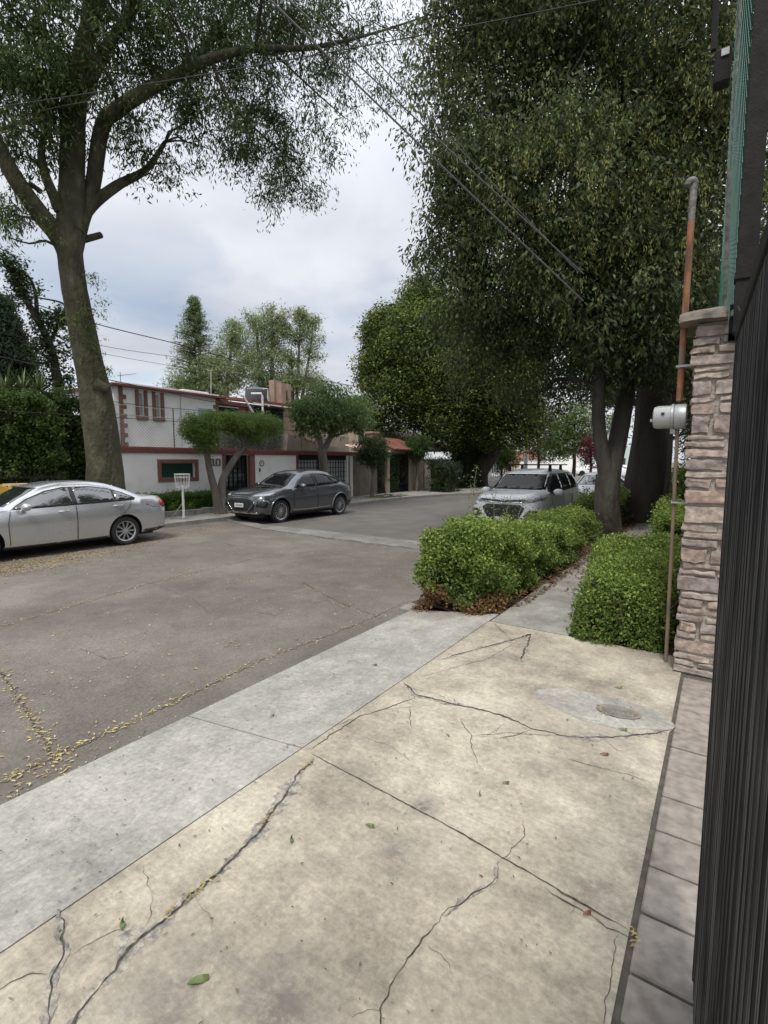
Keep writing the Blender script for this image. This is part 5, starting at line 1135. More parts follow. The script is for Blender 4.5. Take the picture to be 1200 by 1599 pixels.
mb = MB(); mb.tube([(cc.x - .4, cc.y, 0), (cc.x - .4, cc.y, cc.z)], .1, 6); mb.build('stem', M['barkdark'], t2)
t = thing('beige_wall', 'beige wall with pale barred panel behind the leaning trunk', 'wall', (XN - .2, yf, -.25))
mb = MB(); mb.box((XN - .5, Y(738, 730, XN), -.3), (XN - .1, Y(752, 730, XN), 2.2)); mb.build('wall', M['beige'], t)
mb = MB()
for i in range(16): mb.box((XN - .1, Y(753, 730, XN) + i * .5, -.2), (XN - .05, Y(753, 730, XN) + i * .5 + .12, 1.8))
mb.build('bars', M['frame_w'], t)
t = thing('white_railing', 'low white railing right of the leaning trunk', 'railing', (-13, 44, -.25))
mb = MB(); p = atz(762, 752, -.25); q = atz(782, 750, -.25); mb2 = MB()
for i in range(26): u = i / 25; mb.box((p.x + (q.x - p.x) * u - .05, p.y + (q.y - p.y) * u - .05, -.25), (p.x + (q.x - p.x) * u + .05, p.y + (q.y - p.y) * u + .05, 2.4))
mb.build('bars', M['frame_w'], t)
mb = MB(); mb.tube([(p.x, p.y, 2.4), (q.x, q.y, 2.4)], .12, 4); mb.tube([(p.x, p.y, .2), (q.x, q.y, .2)], .3, 4); mb.build('rail', M['frame_w'], t)
# ball shaped street trees
def ball_tree(label, px, py, pb, D, r, seed, cols=TOP, dz=1.0, ln=.12, stem='bark', squash=1, ncl=520):
    c = atd(px, py, D); b = Vector((c.x, c.y, -.25))
    tree('ball_tree', label, 'tree', b, [([b, b.lerp(c, .5) + Vector((.04, .05, 0)), c], [.11, .08, .06]), ([b.lerp(c, .55), c + Vector((.3, .5, .1)) * r], [.05, .03]), ([b.lerp(c, .6), c - Vector((.3, .5, -.1)) * r], [.05, .03])],
         [(c.x, c.y, c.z, r, r, r * squash), (c.x, c.y + r * .4, c.z + r * .15, r * .7, r * .7, r * .6 * squash), (c.x, c.y - r * .4, c.z - r * .1, r * .7, r * .7, r * .6 * squash)], ncl, 15, .12, ln, .35, cols, 0, seed, stem, 25, inner=.2, amp=.2)
DKG = [(.03, .055, .02), (.045, .075, .025)]
ball_tree('round clipped tree in front of the black iron fence', 581, 706, 775, 24.3, .85, 111, [(.035, .06, .02), (.05, .08, .03)])
ball_tree('round clipped tree with greener crown beside the gateway', 651, 700, 766, 29.5, .85, 112, [(.04, .08, .02), (.06, .12, .025), (.03, .05, .02)])
ball_tree('small round tree behind the leaning trunk', 783, 715, 755, 42, 1.6, 113, [(.07, .12, .02), (.05, .09, .02)], ln=.2)
hedge('dark_shrub', 'dark upright shrub at the kerb in front of the patterned gate', 'shrub', (-14.2, 25.5, -.25), (-12.9, 27.3, 1.55), 9000, .12, .35, lambda r, p, c: palette(r, len(p), [(.03, .05, .025), (.05, .075, .035)], .4), 87, wob=.22, depth=.2, rnd_e=.5)
hedge('dark_shrub', 'dark shrub mass between the kerb shrub and brick pier', 'shrub', (-15.3, 30.2, -.25), (-13.8, 33, 2.9), 9000, .16, .4, lambda r, p, c: palette(r, len(p), [(.025, .045, .02), (.04, .06, .025)], .4), 88, wob=.25, depth=.2, rnd_e=.5)
rng = np.random.default_rng(6); pts = [tuple(p) for p in rng.uniform((-14.6, 19.6), (-13.4, 22.3), (1600, 2))]
gm = litter('pavement_grass', pts, .12, [(.12, .17, .06), (.18, .2, .08)], 14, 'tufts of short grass on the far pavement by the iron fence', lambda x, y: -.22, .2)
t = thing('rubble', 'few grey stones on the pavement at the foot of the ball shaped tree', 'stones', (-13.6, 20.6, -.24))
mb = MB(); rr = random.Random(8)
for i in range(9): a = (-13.9 + rr.uniform(0, .7), 20.0 + rr.uniform(0, 1.4), -.25); s_ = rr.uniform(.12, .3); stone(a, (a[0] + s_, a[1] + s_ * 1.3, a[2] + s_ * .6), .03)
mb.build('stones', M['kerb'], t, smooth=True)

# ------------------------------------------------------------ far end of the street
t = thing('utility_pole', 'grey utility pole above the white minivan roof', 'pole', (0, 0, 0)); p = atd(821, 735, 50); t.location = (p.x, p.y, -.35)
mb = MB(); q = atd(822, 660, 50); mb.tube([(p.x, p.y, -.35), (p.x, p.y, q.z + 3)], [.2, .14], 10); mb.build('shaft', M['galv'], t, smooth=True)
mb = MB(); mb.box((p.x - .9, p.y - .06, q.z + 2.4), (p.x + .9, p.y + .06, q.z + 2.55)); mb.build('crossarm', M['galv'], t)
def far_box(name, label, pxa, pxb, ytop, D, mat, depth=8, roof=None, ztop=None, cat='building', rh=1.6, hip=False, winds=0):
    a = atd(pxa, 735, D); b = atd(pxb, 735, D); zt = atd((pxa + pxb) / 2, ytop, D).z
    d = (b - a); d.z = 0; n_ = Vector((-d.y, d.x, 0)).normalized()
    t = thing(name, label, cat, (a.x, a.y, -.35))
    mb = MB(); c = [(a.x, a.y), (b.x, b.y), (b.x + n_.x * depth, b.y + n_.y * depth), (a.x + n_.x * depth, a.y + n_.y * depth)]
    mb.prism(c, 'z', -.4, zt); mb.build('wall', mat, t)
    if roof:
        mb = MB(); m1 = (a + n_ * depth / 2); m2 = (b + n_ * depth / 2)
        if hip: m1 = m1 + d * .5; m2 = m2 - d * .4
        e = .25
        v = [(a.x - n_.x * e, a.y - n_.y * e, zt), (b.x - n_.x * e, b.y - n_.y * e, zt), (c[2][0], c[2][1], zt), (c[3][0], c[3][1], zt), (m1.x, m1.y, zt + rh), (m2.x, m2.y, zt + rh)]
        mb.add(v, [(0, 1, 5, 4), (1, 2, 5), (2, 3, 4, 5), (3, 0, 4), (0, 3, 2, 1)]); mb.build('roof', roof, t)
    for k in range(winds):
        u = (k + .5) / winds; m_ = a.lerp(b, u); mb = MB(); w = d.normalized() * min(.7, d.length / winds * .3); f0 = n_ * -.04
        z0 = 1.0; mb.add([m_ - w + f0 + Vector((0, 0, z0 - m_.z)), m_ + w + f0 + Vector((0, 0, z0 - m_.z)), m_ + w + f0 + Vector((0, 0, z0 + 1.2 - m_.z)), m_ - w + f0 + Vector((0, 0, z0 + 1.2 - m_.z))], [(0, 1, 2, 3)]); mb.build('window', M['darkgl'], t)
    return t
far_box('white_building', 'bright white block behind the minivan left of the pole', 750, 840, 682, 95, M['white'], 14)
far_box('red_roofed_house', 'house with a red hipped roof behind the utility pole', 806, 852, 716, 75, M['white'], 8, M['tile'], rh=1.6, hip=True)
far_box('peach_house', 'small peach walled house with red roof left of the pole', 790, 812, 721, 62, M['peach'], 6, M['tile'], rh=2.2)
far_box('white_building', 'low white building behind the minivan right of the pole', 848, 905, 706, 90, M['white'], 10)
far_box('green_building', 'pale green building seen through the fork of the ash tree', 905, 1010, 698, 96, M['ltblue'], 10, winds=4)
far_box('low_white_wall', 'low white wall at the end of the street beside far parked cars', 880, 935, 733, 88, M['white'], 1, cat='wall')
street_tree('slim reddish plum tree behind the utility pole', atd(840, 735, 46).x, atd(840, 735, 46).y, (0, 0), 3.2, [blob(840, 690, 46, 2.0), blob(820, 672, 46, 1.6), blob(865, 680, 46, 2.0), blob(850, 655, 46, 1.8), blob(800, 660, 46, 1.0)], 121, 900, .12, [(.12, .06, .03), (.05, .07, .02), (.07, .09, .03), (.16, .05, .03)], .22, 14, name='plum_tree')
street_tree('green tree with bright leaves right of the minivan', atd(895, 735, 36).x, atd(895, 735, 36).y, (0, 0), 2.8, [blob(890, 690, 36, 1.6), blob(905, 665, 36, 1.6), blob(885, 650, 36, 1.6), blob(870, 700, 36, 1.0), blob(960, 670, 36, 1.2)], 122, 900, .12, [(.06, .11, .03), (.10, .17, .05), (.16, .22, .08)], .2, 13, name='leafy_tree')
street_tree('dark red leaved small tree beside the forked ash trunk', atd(921, 735, 34).x, atd(921, 735, 34).y, (0, 0), 2.2, [blob(921, 710, 34, .75), blob(924, 695, 34, .6)], 123, 160, .08, [(.12, .02, .03), (.16, .03, .04)], .16, 13, name='red_leaved_tree')
# background trees behind the houses
GUM = [(.19, .24, .11), (.25, .30, .15), (.14, .19, .08)]
def bgtree(name, label, pxb, D, blobs, seed, ncl, cols=GUM, ln=.26, trunk=None, r0=.3, droop=.4, per=16, sig=.26):
    b = atd(pxb, 735, D); base = Vector((b.x, b.y, -.3))
    tops = trunk or [(pxb, 500)]
    limbs = [([base, atd((pxb * 2 + x) / 3, 640, D), atd((pxb + 2 * x) / 3, (640 + y) / 2, D), atd(x, y, D)], [r0, r0 * .8, r0 * .55, r0 * .15]) for x, y in tops]
    return tree(name, label, 'tree', base, limbs, blobs, ncl, per, sig, ln, .3, cols, droop, seed, 'bark', 50, inner=.2, amp=.5)
D0 = 46
CON = [(.10, .15, .07), (.13, .18, .08), (.16, .21, .09)]
t = thing('conifer_tree', 'tall pointed conifer behind the white house roof', 'tree', tuple(Vector((atd(312, 735, D0).x, atd(312, 735, D0).y, -.3))))
rng = np.random.default_rng(44); rnd = random.Random(44); b = atd(312, 735, D0); tp = atd(312, 470, D0); mb = MB(); mb.tube([(b.x, b.y, -.3), tuple(tp)], [.4, .04], 8); cl = []
z = 4.0
while z < tp.z - .2:
    f_ = (tp.z - z) / (tp.z - 4); r_ = (.08 + 3.7 * f_ ** .85) * rnd.uniform(.7, 1.15); a = rnd.uniform(0, 6.28)
    e = Vector((b.x + math.cos(a) * r_, b.y + math.sin(a) * r_, z + r_ * .25 - .2 * r_ * f_)); s_ = Vector((b.x, b.y, z))
    mb.tube([s_, s_.lerp(e, .6) + Vector((0, 0, .1)), e], [.06, .03, .01], 4, cap=False)
    for k in range(9): u = .25 + .8 * k / 8; q = s_.lerp(e, u); cl.append((q.x + rnd.gauss(0, .15), q.y + rnd.gauss(0, .15), q.z + rnd.gauss(0, .1) - .1))
    z += .042
mb.build('trunk', M['barkdark'], t); foliage('crown', rng, np.array(cl), 13, .14, .20, .25, CON, .35, t)
def bb(px, py, r, D=46, w=1): return blob(px, py, D, r, w=w)
bgtree('eucalyptus_tree', 'pale green bushy tree right beside the pointed conifer', 345, 44, [bb(345, 600, 1.8, 44), bb(355, 555, 1.6, 44), bb(368, 530, 1.3, 44), bb(365, 510, .9, 44), bb(335, 580, 1.5, 44), bb(380, 580, 1.6, 44), bb(300, 605, 1.7, 44), bb(285, 600, 1.0, 44)], 131, 1100, trunk=[(365, 505), (340, 560)])
bgtree('eucalyptus_tree', 'tall eucalyptus with two plumes in the middle of the group', 425, 46, [bb(424, 490, 1.1), bb(430, 520, 1.3), bb(405, 520, 1.3), bb(398, 560, 1.5), bb(430, 560, 1.5), bb(415, 600, 1.8), bb(440, 500, .8), bb(395, 500, .8), bb(440, 600, 1.4)], 132, 1100, trunk=[(425, 478), (398, 500)])
bgtree('eucalyptus_tree', 'open crowned eucalyptus at the right end of the group', 460, 47, [bb(470, 495, 1.0, 47), bb(485, 520, 1.0, 47), bb(465, 530, .9, 47), bb(488, 550, .9, 47), bb(455, 560, .9, 47), bb(478, 590, 1.3, 47), bb(455, 600, 1.2, 47), bb(490, 500, .6, 47), bb(495, 605, 1.0, 47), bb(450, 515, .7, 47)], 133, 850, trunk=[(470, 485), (490, 510), (455, 540)], r0=.22)
bgtree('leafy_tree', 'mid green tree filling the gap behind the garage roof', 560, 42, [bb(560, 640, 1.5, 42), bb(580, 670, 1.6, 42), bb(600, 690, 1.6, 42), bb(620, 690, 1.5, 42), bb(545, 665, 1.2, 42)], 134, 700, [(.08, .13, .03), (.12, .18, .05)], trunk=[(575, 640)])
t = far_box('cream_building', 'cream wall with low roof partly hidden behind the garage trees', 466, 560, 655, 30, M['beige'], 5, cat='building', roof=M['redtrim'], rh=.5)

# ------------------------------------------------------------ overhead wires
def wire(name, label, a, b, sag, r, mat='cable', cat='cable', group='overhead cables'):
    a, b = Vector(a), Vector(b); n = 24
    pts = [a.lerp(b, i / n) - Vector((0, 0, sag * 4 * (i / n) * (1 - i / n))) for i in range(n + 1)]
    mb = MB(); mb.tube(pts, r, 6); setp(mb.build(name, M[mat], smooth=True), label, cat, group)
def zz(px, py, z): return atz(px, py, z)
def ext(a, b, k0, k1): return a + (a - b) * k0, b + (b - a) * k1
a, b = ext(zz(430, 0, 6.6), zz(870, 430, 4.1), 1.2, .12); wire('overhead_cable', 'thickest of the three cables slanting down into the ash tree', a, b, .05, .011, 'cablegrey')
a, b = ext(zz(460, 0, 6.7), zz(872, 390, 4.4), 1.2, .12); wire('overhead_cable', 'middle of the three cables slanting down into the ash tree', a, b, .05, .0085, 'cablegrey')
a, b = ext(zz(505, 0, 6.8), zz(866, 385, 4.5), 1.2, .12); wire('overhead_cable', 'thinnest upper cable of the three entering the ash tree', a, b, .05, .0065, 'cablegrey')
a, b = ext(zz(0, 158, 6.6), zz(880, 0, 6.6), .3, .3); wire('overhead_cable', 'cable crossing the top of the view between the two big trees', a, b, .12, .006, 'cable')
def swire(label, pts, X, r, sag=.0, mat='cable', name='street_cable'):
    P_ = [atx(x, y, X) for x, y in pts]; a, b = P_[0], P_[-1]; p0 = a + (a - P_[1]) * .5
    q, _r = smooth_path([p0] + P_, [r] * (len(P_) + 1), 6); mb = MB(); mb.tube(q, r, 5); setp(mb.build(name, M[mat], smooth=True), label, 'cable', 'cables along the far pavement')
swire('highest street cable passing behind the big trunk down to the ficus', [(-20, 456), (40, 470), (155, 507), (300, 543), (430, 580), (560, 604), (600, 610)], -14.5, .014)
swire('second street cable, thin, just under the highest', [(-20, 492), (150, 538), (290, 560), (430, 583), (545, 603)], -15, .007)
swire('third street cable above the white house roof', [(-20, 515), (155, 551), (280, 573), (400, 590)], -15.2, .006)
swire('fourth street cable meeting the white house roofline', [(-20, 552), (80, 575), (175, 594), (260, 612), (340, 628), (480, 640)], -14.6, .012)
swire('fifth street cable crossing the upstairs windows', [(-20, 600), (130, 620), (230, 634), (340, 643), (440, 650), (560, 662)], -14.7, .009)
swire('lowest street cable just above the chain-link fence', [(-20, 640), (180, 652), (300, 660), (420, 669), (545, 680)], -14.9, .009)

# ------------------------------------------------------------ vehicles
def interp(tab, x):
    xs = [t[0] for t in tab]
    if x <= xs[0]: return tab[0][1]
    if x >= xs[-1]: return tab[-1][1]
    for i in range(len(tab) - 1):
        if xs[i] <= x <= xs[i + 1]:
            h = xs[i + 1] - xs[i]; t = (x - xs[i]) / h
            def sl(j):
                if j <= 0 or j >= len(tab) - 1: return 0 if j <= 0 else 0
                d0 = (tab[j][1] - tab[j - 1][1]) / (xs[j] - xs[j - 1]); d1 = (tab[j + 1][1] - tab[j][1]) / (xs[j + 1] - xs[j])
                return 0 if d0 * d1 <= 0 else 2 * d0 * d1 / (d0 + d1)
            m0, m1 = sl(i), sl(i + 1)
            return (2 * t ** 3 - 3 * t ** 2 + 1) * tab[i][1] + (t ** 3 - 2 * t ** 2 + t) * h * m0 + (-2 * t ** 3 + 3 * t ** 2) * tab[i + 1][1] + (t ** 3 - t ** 2) * h * m1
def make_car(name, label, spec):
    """front at local x=0, visible right side at -y; returns the Empty"""
    global LOCAL
    LOCAL = True
    t = thing(name, label, 'car')
    L_, NS = spec['L'], 84
    xs = sorted(set([0, .01, .03, .06, .1] + [L_ * i / NS for i in range(1, NS)] + [L_ - .1, L_ - .06, L_ - .03, L_ - .01, L_]))
    rings = []
    for x in xs:
        w = interp(spec['w'], x); zb = interp(spec['zb'], x); zs = interp(spec['zs'], x); zl = interp(spec['zl'], x); wl = interp(spec['wl'], x) * w; wr = interp(spec['wr'], x) * w; zr = interp(spec['zt'], x)
        zl = min(zl, zr - .015)
        zs = min(zs, zl - .02)
        key = [(0, zb), (w * .82, zb), (w * .955, zb + .05), (w * .985, zb + (zs - zb) * .45), (w, zs), (w * .99, zs + (zl - zs) * .55), (wl, zl)]
        ze = zr - interp(spec['cr'], x)
        ze = max(ze, zl + .004)
        key += [(wl + (wr - wl) * .5 + .012 * (1 if ze - zl > .15 else 0), zl + (ze - zl) * .5), (wr, ze), (wr * .9, zr - (zr - ze) * .35), (wr * .6, zr - (zr - ze) * .08), (0, zr)]
        rings.append(key)
    n = len(rings[0]); vs = []
    for x, k in zip(xs, rings):
        vs += [(x, -p[0], p[1]) for p in k] + [(x, p[0], p[1]) for p in k[-2:0:-1]]
    m = 2 * n - 2
    fs = [(i * m + j, i * m + (j + 1) % m, (i + 1) * m + (j + 1) % m, (i + 1) * m + j) for i in range(len(xs) - 1) for j in range(m)]
    fs += [tuple(range(m)), tuple((len(xs) - 1) * m + j for j in range(m))]
    q = MB(); q.add(vs, fs); body = q.build('body', [spec['paint'], M['trim']], t, smooth=True, sharp=40)
    bmx = bmesh.new(); bmx.from_mesh(body.data); bvh = BVHTree.FromBMesh(bmx); bmx.free()
    # arches
    cut = MB(); wmax = max(v[1] for v in spec['w'])
    r = spec['r']
    for ax in spec['axles']:
        for s in (-1, 1): cut.lathe([(.001, s * (wmax - .26)), (r + .055, s * (wmax - .26)), (r + .055, s * (wmax + .2)), (.001, s * (wmax + .2))], (ax, 0, r + .0), 'y', 40)
    co = cut.build('cutter', M['trim']); md = body.modifiers.new('b', 'BOOLEAN'); md.object = co; md.operation = 'DIFFERENCE'; md.solver = 'EXACT'
    dg = bpy.context.evaluated_depsgraph_get(); dg.update(); nm = bpy.data.meshes.new_from_object(body.evaluated_get(dg)); body.modifiers.clear(); old = body.data; body.data = nm; bpy.data.objects.remove(co)
    if len(nm.materials) < 2: nm.materials.append(M['trim'])
    for p in nm.polygons:     # wheel housing faces are dark
        c = p.center
        for ax in spec['axles']:
            d_ = math.hypot(c.x - ax, c.z - r)
            if d_ < r + .058 and abs(c.y) < wmax - .0 and (abs(c.y) > wmax - .27) and (d_ > r + .045 and abs(p.normal.y) < .5 or abs(abs(c.y) - (wmax - .26)) < .01): p.material_index = len(nm.materials) - 1
    nm.set_sharp_from_angle(angle=R(40))
    def panel(nm_, poly, d, mat, off=.006, parent=None, cuts=4, mirror=False, lab=None):
        """poly drawn in the side (x,z) or front/rear (y,z) or top (x,y) view and laid on the body"""
        out_ = []
        for sg in ((1, -1) if mirror else (1,)):
            b_ = bmesh.new()
            def mk(a, c):
                if d == 'side': return Vector((a, -3 * sg, c)), Vector((0, sg, 0))
                if d == 'front': return Vector((-3, a * sg, c)), Vector((1, 0, 0))
                if d == 'rear': return Vector((L_ + 3, a * sg, c)), Vector((-1, 0, 0))
                return Vector((a, c * sg, 4)), Vector((0, 0, -1))
            f_ = b_.faces.new([b_.verts.new(mk(*p)[0]) for p in poly]); dr = mk(*poly[0])[1]
            bmesh.ops.triangulate(b_, faces=[f_])
            for _ in range(cuts):
                es = [e for e in b_.edges if e.calc_length() > .11]
                if not es: break
                bmesh.ops.subdivide_edges(b_, edges=es, cuts=1); bmesh.ops.triangulate(b_, faces=[f for f in b_.faces if len(f.verts) > 3])
            ok = True
            for v in b_.verts:
                h = bvh.ray_cast(v.co, dr)
                if h[0] is None:
                    h = bvh.find_nearest(v.co + dr * 2.2)
                v.co = h[0] - dr * off + (h[1] if h[1].dot(dr) < 0 else -h[1]) * off * .6
            bmesh.ops.recalc_face_normals(b_, faces=b_.faces)
            # give it an edge
            me = bpy.data.meshes.new(nm_); b_.to_mesh(me); b_.free(); me.materials.append(mat); me.shade_smooth()
            o = bpy.data.objects.new(nm_, me); C.objects.link(o); o.parent = parent or t
            so_ = o.modifiers.new('s', 'SOLIDIFY'); so_.thickness = .004; so_.offset = 0
            if lab: o['label'] = lab
            out_.append(o)
        return out_
    def strip(nm_, pts, w, d, mat, **k):
        """thin line along pts"""
        res = []
        up = []; dn = []
        for i, p in enumerate(pts):
            a = pts[max(0, i - 1)]; b = pts[min(len(pts) - 1, i + 1)]; dx, dz = b[0] - a[0], b[1] - a[1]; l_ = math.hypot(dx, dz); nx, nz = -dz / l_ * w / 2, dx / l_ * w / 2
            up.append((p[0] + nx, p[1] + nz)); dn.append((p[0] - nx, p[1] - nz))
        return panel(nm_, up + dn[::-1], d, mat, **k)
    def wheel(ax, sg):
        wo = bpy.data.objects.new('wheel', None); C.objects.link(wo); wo.parent = t; wo.location = (ax, sg * (wmax - .125), r); wo.empty_display_size = .1
        if sg > 0: wo.rotation_euler = (0, 0, math.pi)
        q = MB(); ri = spec['rim']
        q.lathe([(ri - .02, .08), (ri, .1), (r - .03, .105), (r - .004, .075), (r, .03), (r, -.03), (r - .004, -.08), (r - .03, -.11), (ri + .02, -.108), (ri, -.085), (ri - .012, -.05), (ri - .012, .08)], (0, 0, 0), 'y', 40); ty = q.build('tyre', M['rubber'], smooth=True, sharp=40); ty.parent = wo
        q = MB(); q.lathe([(.001, .02), (ri - .014, .02), (ri - .014, -.04), (.001, -.04)], (0, 0, 0), 'y', 32); q.mi = 1
        q.lathe([(ri - .02, -.075), (ri - .002, -.086), (ri + .006, -.078), (ri - .012, -.05), (ri - .02, -.05)], (0, 0, 0), 'y', 40)
        q.lathe([(.001, -.088), (.03, -.088), (.045, -.078), (.05, -.05), (.001, -.05)], (0, 0, 0), 'y', 16)
        ns = spec['spokes']
        for k in range(ns):
            a0 = 2 * math.pi * k / ns
            for s2 in ((-1, 1) if spec.get('twin') else (0,)):
                a = a0 + s2 * .10; hw = spec.get('sw', .017)
                c_, s_ = math.cos(a), math.sin(a); a2 = a0 + s2 * spec.get('spread', .2); c2, s3 = math.cos(a2), math.sin(a2)
                p0 = Vector((c_ * .03, 0, s_ * .03)); p1 = Vector((c2 * (ri - .015), 0, s3 * (ri - .015))); dr = (p1 - p0).normalized(); sd_ = Vector((-dr.z, 0, dr.x))
                v = []
                for P_, yy, ww in ((p0, -.085, hw), (p1, -.078, hw * 1.25)):
                    v += [P_ + sd_ * ww + Vector((0, yy + .02, 0)), P_ + sd_ * ww * .7 + Vector((0, yy, 0)), P_ - sd_ * ww * .7 + Vector((0, yy, 0)), P_ - sd_ * ww + Vector((0, yy + .02, 0))]
                q.add(v, [(0, 1, 5, 4), (1, 2, 6, 5), (2, 3, 7, 6), (3, 0, 4, 7)])
        rm = q.build('rim', [M['alloydark'], spec['alloy']], smooth=True); rm.parent = wo
    for ax in spec['axles']:
        for sg in (-1, 1): wheel(ax, sg)
    q = MB(); q.box((.3, -wmax + .28, .17), (L_ - .3, wmax - .28, .34)); q.build('underbody', M['trim'], t)
    spec['detail'](t, panel, strip, bvh)
    LOCAL = False
    return t
def mirror_obj(t, x, y, z, mat, s=1):
    global LOCAL
    for sg in (-1, 1):
        q = MB(); b_ = bmesh.new(); bmesh.ops.create_uvsphere(b_, u_segments=16, v_segments=10, radius=1)
        vs = [(x + v.co.x * .075 * s + (.02 if v.co.x > 0 else 0), sg * (y + .10) + v.co.y * .115 * s, z + v.co.z * .075 * s) for v in b_.verts]; q.add(vs, [tuple(v.index for v in f.verts) for f in b_.faces]); b_.free()
        m_ = q.build('wing_mirror', mat, t, smooth=True, sharp=80)
        q = MB(); q.box((x - .02, sg * (y - .03), z - .07), (x + .03, sg * (y + .06), z - .035)); q.build('mirror_stalk', M['trim'], m_)
def handle(t, bvh, x, z, mat, w=.2):
    for sg in (-1, 1):
        h = bvh.ray_cast(Vector((x, 3 * sg, z)), Vector((0, -sg, 0)))
        q = MB(); yy = h[0].y
        pts, rs = smooth_path([(x - w / 2, yy - sg * .005, z), (x - w * .3, yy + sg * .035, z + .003), (x + w * .3, yy + sg * .035, z + .003), (x + w / 2, yy - sg * .005, z)], [.012, .017, .017, .012], 3); q.tube(pts, rs, 8)
        q.build('door_handle', mat, t, smooth=True)
# --- silver sedan
def sedan_detail(t, panel, strip, bvh):
    g = M['cglass']
    d1 = [(1.50, .965), (1.78, 1.12), (2.10, 1.245), (2.42, 1.31), (2.52, 1.315), (2.52, .985)]
    d2 = [(2.60, .988), (2.60, 1.318), (2.95, 1.31), (3.30, 1.25), (3.36, 1.235), (3.36, 1.01)]
    d3 = [(3.40, 1.012), (3.40, 1.225), (3.60, 1.15), (3.80, 1.045), (3.76, 1.02)]
    out_ = [(1.44, .945), (1.74, 1.13), (2.08, 1.27), (2.42, 1.335), (2.95, 1.333), (3.34, 1.265), (3.62, 1.17), (3.86, 1.04), (3.80, 1.0), (2.6, .97)]
    panel('window_trim', out_, 'side', M['trim'], .003, mirror=True)
    for p in (d1, d2, d3): panel('side_window', p, 'side', g, .009, mirror=True)
    panel('windscreen', [(-.60, 1.0), (-.48, 1.33), (.48, 1.33), (.60, 1.0)], 'front', g, .006)
    panel('rear_window', [(-.50, 1.08), (-.44, 1.33), (.44, 1.33), (.50, 1.08)], 'rear', g, .006)
    strip('door_seam', [(2.56, .26), (2.56, .6), (2.56, .975)], .010, 'side', M['trim'], mirror=True)
    strip('door_seam', [(3.33, .40), (3.42, .62), (3.66, .85), (3.72, .99)], .009, 'side', M['trim'], mirror=True)
    strip('door_seam', [(1.38, .30), (1.36, .7), (1.42, .93)], .009, 'side', M['trim'], mirror=True)
    strip('sill_trim', [(1.25, .235), (2.2, .225), (3.2, .235)], .05, 'side', M['trim'], mirror=True)
    panel('tail_lamp', [(4.40, .90), (4.47, .99), (4.62, .97), (4.62, .80), (4.50, .80)], 'side', M['redlamp'], .01, mirror=True)
    panel('tail_lamp', [(-.85, .80), (-.85, .96), (-.45, .95), (-.42, .82)], 'rear', M['redlamp'], .01, mirror=True)
    panel('headlamp', [(.06, .62), (.1, .74), (.5, .80), (.42, .66)], 'side', M['clearlamp'], .008, mirror=True)
    panel('rear_bumper_trim', [(3.95, .20), (4.0, .31), (4.62, .33), (4.62, .20)], 'side', M['trim'], .012, mirror=True)
    panel('rear_bumper_trim', [(-.8, .2), (-.8, .34), (.8, .34), (.8, .2)], 'rear', M['trim'], .012)
    handle(t, bvh, 2.33, .86, M['silver']); handle(t, bvh, 3.42, .90, M['silver'])
    mirror_obj(t, 1.62, .88, 1.0, M['silver'])
sedan = dict(L=4.64, r=.318, rim=.225, spokes=10, axles=(.92, 3.57), paint=M['silver'], alloy=M['alloy'], sw=.016, detail=sedan_detail,
    w=[(0, .62), (.05, .74), (.2, .82), (.5, .865), (1, .885), (3.6, .885), (4.2, .86), (4.5, .80), (4.6, .74), (4.64, .66)],
    zb=[(0, .28), (.3, .2), (1, .185), (3.6, .185), (4.2, .22), (4.55, .27), (4.64, .34)],
    zs=[(0, .45), (.3, .55), (1, .62), (3.5, .66), (4.4, .68), (4.64, .6)],
    zl=[(0, .60), (.12, .68), (.4, .80), (1.2, .915), (2.5, .96), (3.7, 1.0), (4.4, .985), (4.6, .92), (4.64, .80)],
    wl=[(0, .9), (.5, .90), (1.5, .95), (3.6, .94), (4.5, .9), (4.64, .85)],
    wr=[(0, .7), (.5, .78), (1.2, .80), (1.6, .76), (2.2, .66), (3.2, .65), (3.7, .70), (4.1, .80), (4.64, .75)],
    zt=[(0, .62), (.05, .69), (.2, .78), (.6, .88), (1.3, .985), (1.7, 1.19), (2.1, 1.385), (2.5, 1.445), (2.9, 1.45), (3.3, 1.40), (3.7, 1.26), (4.15, 1.075), (4.5, 1.055), (4.6, 1.0), (4.64, .84)],
    cr=[(0, .03), (1.3, .05), (1.8, .1), (2.3, .1), (3.2, .1), (3.8, .07), (4.2, .05), (4.64, .03)])
c = make_car('silver_sedan', 'silver four door sedan parked at the left across the street', sedan)
c.location = (-10.9 - .885, 5.92 - 3.57, -.35); c.rotation_euler = (0, 0, R(90))
